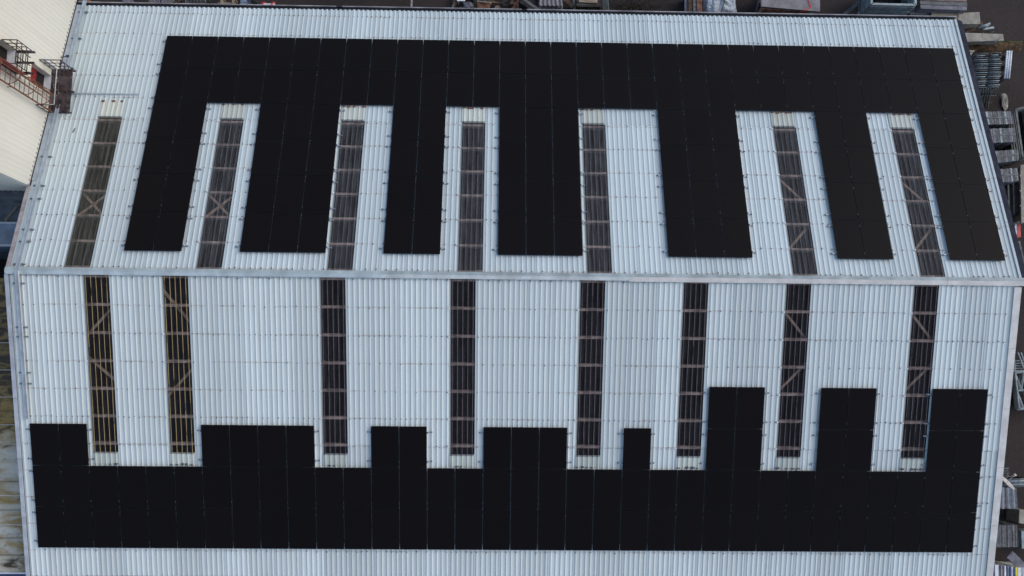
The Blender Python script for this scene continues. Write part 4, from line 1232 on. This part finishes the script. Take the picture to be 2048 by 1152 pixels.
# four packs of scaffold planks
PM = [M['galv_dark'], M['wood_grey'], M['sheet_grey'], M['galv'], M['galv_dark'], M['concrete'], M['wood_grey'], M['galv_dark']]
words = ['topmost of four grey scaffold plank packs beside the right verge', 'second from top of four grey scaffold plank packs beside the verge', 'third from top of four grey scaffold plank packs beside the verge', 'lowest of four grey scaffold plank packs beside the right verge']
for i, (pts, z_) in enumerate([([(1966, 223), (2022, 222), (2026, 248), (1972, 249)], 1.7), ([(1976, 257), (2030, 255), (2032, 284), (1980, 286)], 1.75), ([(1984, 302), (2037, 298), (2038, 321), (1987, 327)], 1.8), ([(1991, 339), (2035, 335), (2038, 362), (1994, 366)], 1.7)]):
    random.shuffle(PM)
    bundle('plank_bundle', words[i], 'planks', pts, GZ + z_, 12, 6, list(PM), 'packs of planks in the yard', cross=(.48,))
frame_stack('frame_stack', 'stack of large pale steel frames right of the plank packs', [(2032, 219), (2075, 208), (2092, 300), (2046, 316)], GZ + 1.6, 5, .16, .04, M['galv_dark'], 0)
mb = MB(); box_px(mb, [(2041, 330), (2080, 326), (2084, 440), (2043, 446)], GZ + 1.4, GZ + 1.3); box_px(mb, [(2043, 334), (2078, 330), (2080, 436), (2045, 440)], GZ + 1.3, GZ)
for y in (350, 380, 410): box_px(mb, [(2040, y), (2084, y - 3), (2084, y), (2040, y + 3)], GZ + 1.41, GZ + 1.38)
q = at(2060, 385, GZ); one('steel_container', 'pale grey ribbed container at the right edge below the steel frames', 'container', mb, M['white_board'], (q.x, q.y, GZ))
t0 = at(2018, 400, GZ); t = thing('rack', 'dark open rack between the lowest plank pack and the verge', 'rack', t0)
mb = MB()
for x in (2004, 2016, 2026, 2035):
    a, b_ = at(x, 366, GZ + 1.1), at(x + 2, 428, GZ + 1.1); mb.bar(a, b_, .07, .05)
    for p in (a, b_): mb.bar((p.x, p.y, GZ), (p.x, p.y, GZ + 1.08), .06, .06)
mb.build('upright', M['galv_dark'], t, t0)
mb = MB(); box_px(mb, [(2002, 424), (2036, 424), (2037, 432), (2004, 433)], GZ + .9, GZ + .84); mb.build('shelf', M['wood_grey'], t, t0)
# red crate group
t0 = at(2034, 464, GZ)
for i, (x0, x1, mt, lab) in enumerate([(2024, 2028, 'wood_pale', 'narrow pale slab left of the white board near the red one'), (2030, 2033, 'white', 'narrow white board left of the red board'), (2034, 2041, 'red', 'red board standing between white board and yard')]):
    mb = MB(); box_px(mb, [(x0, 449), (x1, 448), (x1 + 1, 474), (x0 + 1, 475)], GZ + 1.0, GZ + .1)
    box_px(mb, [(x0 - .5, 452), (x1 + .5, 451), (x1 + .5, 455), (x0 - .5, 456)], GZ + 1.01, GZ)
    box_px(mb, [(x0 - .5, 468), (x1 + .5, 467), (x1 + .5, 471), (x0 - .5, 472)], GZ + 1.01, GZ)
    q = at((x0 + x1) / 2, 462, GZ); one('board', lab, 'board', mb, M[mt], (q.x, q.y, GZ), 'coloured boards at the right edge')
mb = MB()
for k in range(4): mb.bar(at(2027, 486 + 5 * k, GZ + .6 - .1 * k), at(2040, 484 + 5 * k, GZ + .6 - .1 * k), .10, .06)
mb.bar(at(2038, 484, GZ + .9), at(2050, 535, GZ + .9), .08, .06); mb.bar(at(2045, 515, GZ + .9), at(2045, 515, GZ), .06, .06); mb.bar(at(2034, 492, GZ + .55), at(2034, 492, GZ), .06, .06)
q = at(2036, 500, GZ); one('slatted_rack', 'grey metal rack with four slats below the red board', 'rack', mb, M['galv_dark'], (q.x, q.y, GZ))
mb, c = lump('', '', '', 2048, 542, .5, .8, .4, None, 41); one('shrub', 'small olive shrub growing at the right edge', 'shrub', mb, M['moss'], (c.x, c.y, GZ))
# trusses
t0 = at(2040, 770, GZ); t = thing('truss_stack', 'pile of white triangulated truss frames beside the near right verge', 'trusses', t0)
for k in range(8):
    zz = GZ + 1.7 - .17 * k; mb = MB(); dx = 2 * k
    A, B, C_, D = px4([(2030 - dx * .0, 746), (2085, 742), (2092, 815), (2038, 818)], zz)
    o3 = Vector((random.uniform(-.04, .04) - .02 * k, random.uniform(-.04, .04), 0))
    A += o3; B += o3; C_ += o3; D += o3
    for p, q in ((A, B), (D, C_), (A, D), (B, C_), (A.lerp(D, .5), B.lerp(C_, .5))): mb.bar(p, q, .05, .05)
    for i in range(3):
        mb.bar(A.lerp(B, i / 3), A.lerp(D, .5).lerp(B.lerp(C_, .5), (i + .5) / 3), .035, .035); mb.bar(A.lerp(D, .5).lerp(B.lerp(C_, .5), (i + .5) / 3), A.lerp(B, (i + 1) / 3), .035, .035)
        mb.bar(A.lerp(D, .5).lerp(B.lerp(C_, .5), i / 3), D.lerp(C_, (i + .5) / 3), .035, .035)
    mb.build('truss', M['galv'], t, t0)
mb = MB(); box_px(mb, [(2034, 752), (2080, 748), (2086, 810), (2040, 813)], GZ + .3, GZ); mb.build('bearer', M['wood_dark'], t, t0)
mb = MB()
for k in range(6): mb.bar(at(2026, 722 + 5 * k, GZ + 1.2), at(2085, 719 + 5 * k, GZ + 1.2), .04, .04)
for x in (2030, 2060, 2080): 
    a, b_ = at(x, 720, GZ + 1.16), at(x, 748, GZ + 1.16); mb.bar(a, b_, .05, .04)
    for p in (a, b_): mb.bar((p.x, p.y, GZ), p, .05, .05)
q = at(2045, 735, GZ); one('ladder_rack', 'flat pale steel rack lying above the white trusses', 'rack', mb, M['galv'], (q.x, q.y, GZ))
for i, dx in enumerate((0, 6)):
    timber(2036 + dx, 705, 2047 + dx, 735, GZ + 1.5, GZ + 1.3, .05, .04, M['galv'], ('left of two thin pale bars leaning over the steel rack', 'right of two thin pale bars leaning over the steel rack')[i], 'bar', 'bar')
# satellite dish on the gable wall
dc = at(2010, 967, -3.9)
t = thing('satellite_dish', 'grey satellite dish fixed to the gable beside the near right verge', 'satellite dish', (LEN - 0.15, dc.y - .1, -4.3))
TO = Vector((LEN - 0.15, dc.y - .1, -4.3))
ax = Vector((0.52, 0.62, 0.45)).normalized(); u = ax.cross(Vector((0, 0, 1))).normalized(); v = u.cross(ax)
mb = MB(); prev = None; N = 28
for j in range(7):
    rr = .36 * j / 6; dd = .10 * (j / 6) ** 2
    row = [mb.vert(dc + u * rr * math.cos(2 * math.pi * i / N) + v * rr * math.sin(2 * math.pi * i / N) * 1.08 + ax * dd) for i in range(N)]
    row2 = [mb.vert(dc + u * rr * math.cos(2 * math.pi * i / N) + v * rr * math.sin(2 * math.pi * i / N) * 1.08 + ax * (dd - .012)) for i in range(N)]
    if prev:
        for i in range(N):
            k = (i + 1) % N
            mb.face((prev[0][i], row[i], row[k], prev[0][k]), 0, True); mb.face((prev[1][i], prev[1][k], row2[k], row2[i]), 0, True)
        if j == 6:
            for i in range(N): k = (i + 1) % N; mb.face((row[i], row2[i], row2[k], row[k]))
    prev = (row, row2)
mb.build('reflector', M['dish'], t, TO)
mb = MB(); foc = dc + ax * .48 - v * .05; mb.tube(dc - v * .36 + ax * .08, foc, .012); mb.tube(dc + ax * .02, foc, .010); mb.build('arm', M['dish'], t, TO)
mb = MB(); mb.tube(foc - ax * .06, foc + ax * .06, .04, 10); mb.tube(foc + ax * .0, foc + ax * .05, .055, 10); mb.build('receiver', M['cream_plain'], t, TO)
mb = MB(); mb.tube(dc - ax * .02, Vector((LEN + .05, dc.y - .1, dc.z - .1)), .025); mb.bar(Vector((LEN + .05, dc.y - .1, dc.z - .3)), Vector((LEN + .05, dc.y - .1, dc.z + .1)), .05, .05); mb.tube(Vector((LEN + .05, dc.y - .1, dc.z - .2)), Vector((LEN - .19, dc.y - .1, dc.z - .2)), .02); mb.build('mount', M['rail_dark'], t, TO)
# stacks below the dish
t0 = at(2030, 966, GZ); t = thing('tube_bundle', 'bundle of pale tubes lying across above the ribbed plank packs', 'tubes', t0)
for k in range(5):
    mb = MB(); mb.tube(at(1996, 960 + 3.4 * k, GZ + 1.9), at(2075, 957 + 3.4 * k, GZ + 1.9), .045, 8); mb.build('tube', M['galv'] if k % 2 else M['galv_dark'], t, t0)
mb = MB()
for x in (2005, 2040, 2066): box_px(mb, [(x, 958), (x + 4, 958), (x + 4, 974), (x, 974)], GZ + 1.85, GZ)
mb.build('bearer', M['wood_dark'], t, t0)
mb = MB()
for k in range(4): mb.bar(at(1996, 938 + 5 * k, GZ + .8), at(2018, 936 + 5 * k, GZ + .8), .05, .04)
for x in (1999, 2014):
    a, b_ = at(x, 936, GZ + .77), at(x, 956, GZ + .77); mb.bar(a, b_, .05, .04); mb.bar(a, Vector((a.x, a.y, GZ)), .05, .05); mb.bar(b_, Vector((b_.x, b_.y, GZ)), .05, .05)
q = at(2008, 946, GZ); one('slatted_rack', 'dark slatted metal rack behind the satellite dish', 'rack', mb, M['galv_dark'], (q.x, q.y, GZ))
P2 = [M['galv_dark'], M['sheet_grey'], M['galv_blue'], M['sheet_grey'], M['galv_dark']]
bundle('plank_bundle', 'bluish finely ribbed plank pack below the satellite dish', 'planks', [(1990, 974), (2033, 975), (2036, 1018), (1990, 1018)], GZ + 2.0, 20, 6, P2, 'packs of planks in the yard')
P3 = [M['sheet_grey'], M['wood_grey'], M['galv_dark'], M['wood_dark']]
bundle('plank_bundle', 'dull grey finely ribbed plank pack above the coloured panel rack', 'planks', [(1984, 1050), (2036, 1049), (2038, 1095), (1984, 1096)], GZ + 1.8, 20, 6, P3, 'packs of planks in the yard')
for pts, z_, lab, mt in [([(2038, 1019), (2070, 1024), (2070, 1052), (2037, 1046)], .9, 'pale grey sheet box at the right edge, upper one', 'white_board'), ([(2042, 1062), (2075, 1062), (2075, 1098), (2043, 1097)], .7, 'light blue box at the right edge beside the ribbed pack', 'galv')]:
    mb = MB(); box_px(mb, pts, GZ + z_, GZ + .06); c0 = [(a * .94 + 2055 * .06, b_ * .94 + pts[0][1] * .06 + .8) for a, b_ in pts]; box_px(mb, c0, GZ + z_ + .02, GZ)
    q = at(pts[0][0] + 10, pts[0][1] + 10, GZ); one('box', lab, 'box', mb, M[mt], (q.x, q.y, GZ))
timber(2019, 1108, 2052, 1142, GZ + 1.2, GZ + 1.3, .38, .05, M['sheet_grey'], 'wide grey board slanting above the coloured panel rack', 'board', 'board')
t0 = at(2015, 1140, GZ); t = thing('panel_rack', 'rack of upright white and navy panels with one yellow panel', 'panel rack', t0)
xs_ = [(1984, 1986, 'white'), (1987, 1989, 'navy'), (1990, 1998, 'white'), (1999, 2001, 'sheet_grey'), (2002, 2005, 'white_board'), (2006, 2008, 'navy'), (2009, 2012, 'white'), (2013, 2016, 'navy'), (2016.5, 2019, 'white'), (2020, 2022.5, 'navy'), (2023, 2027, 'white'), (2028, 2030, 'navy'), (2031, 2035, 'yellow'), (2036, 2043, 'white'), (2044, 2046, 'verge_lilac'), (2047, 2056, 'white')]
for i, (a, b_, mt) in enumerate(xs_):
    mb = MB(); box_px(mb, [(a, 1129 + i * .5), (b_, 1129 + i * .5), (b_ + .5, 1190), (a + .5, 1190)], GZ + 1.5 + random.uniform(-.05, .03), GZ + .15)
    k = mb.build('panel', M[mt], t, t0)
    if mt == 'yellow': k['label'] = 'yellow panel'
mb = MB(); box_px(mb, [(1982, 1130), (2058, 1136), (2058, 1190), (1982, 1190)], GZ + .14, GZ); mb.build('base', M['wood_dark'], t, t0)

# ================================================================== LIGHT
w = bpy.data.worlds.new('World'); sc.world = w; w.use_nodes = True
nt = w.node_tree
bg = nt.nodes['Background']
sk = nt.nodes.new('ShaderNodeTexSky'); sk.sky_type = 'NISHITA'; sk.sun_disc = False
SUN_EL, SUN_AZ = R(42), R(70)          # azimuth measured from +Y towards +X
sk.sun_elevation = SUN_EL; sk.sun_rotation = SUN_AZ
sk.air_density = 1.0; sk.dust_density = 2.0; sk.ozone_density = 1.0
nt.links.new(sk.outputs[0], bg.inputs['Color']); bg.inputs['Strength'].default_value = 0.15
sl = bpy.data.lights.new('sun', 'SUN'); sl.energy = 0.5; sl.angle = R(50); sl.color = (1.0, 0.90, 0.76)
so = bpy.data.objects.new('sun', sl); col.objects.link(so)
d = Vector((math.sin(SUN_AZ) * math.cos(SUN_EL), math.cos(SUN_AZ) * math.cos(SUN_EL), math.sin(SUN_EL)))
so.rotation_euler = d.to_track_quat('Z', 'Y').to_euler(); so.location = d * 60
sc.render.engine = 'CYCLES'
sc.cycles.max_bounces = 8; sc.cycles.transparent_max_bounces = 12
sc.view_settings.view_transform = 'Standard'; sc.view_settings.look = 'None'
sc.view_settings.exposure = 0.6; sc.view_settings.gamma = 1
sc.render.resolution_x = 1024; sc.render.resolution_y = 576
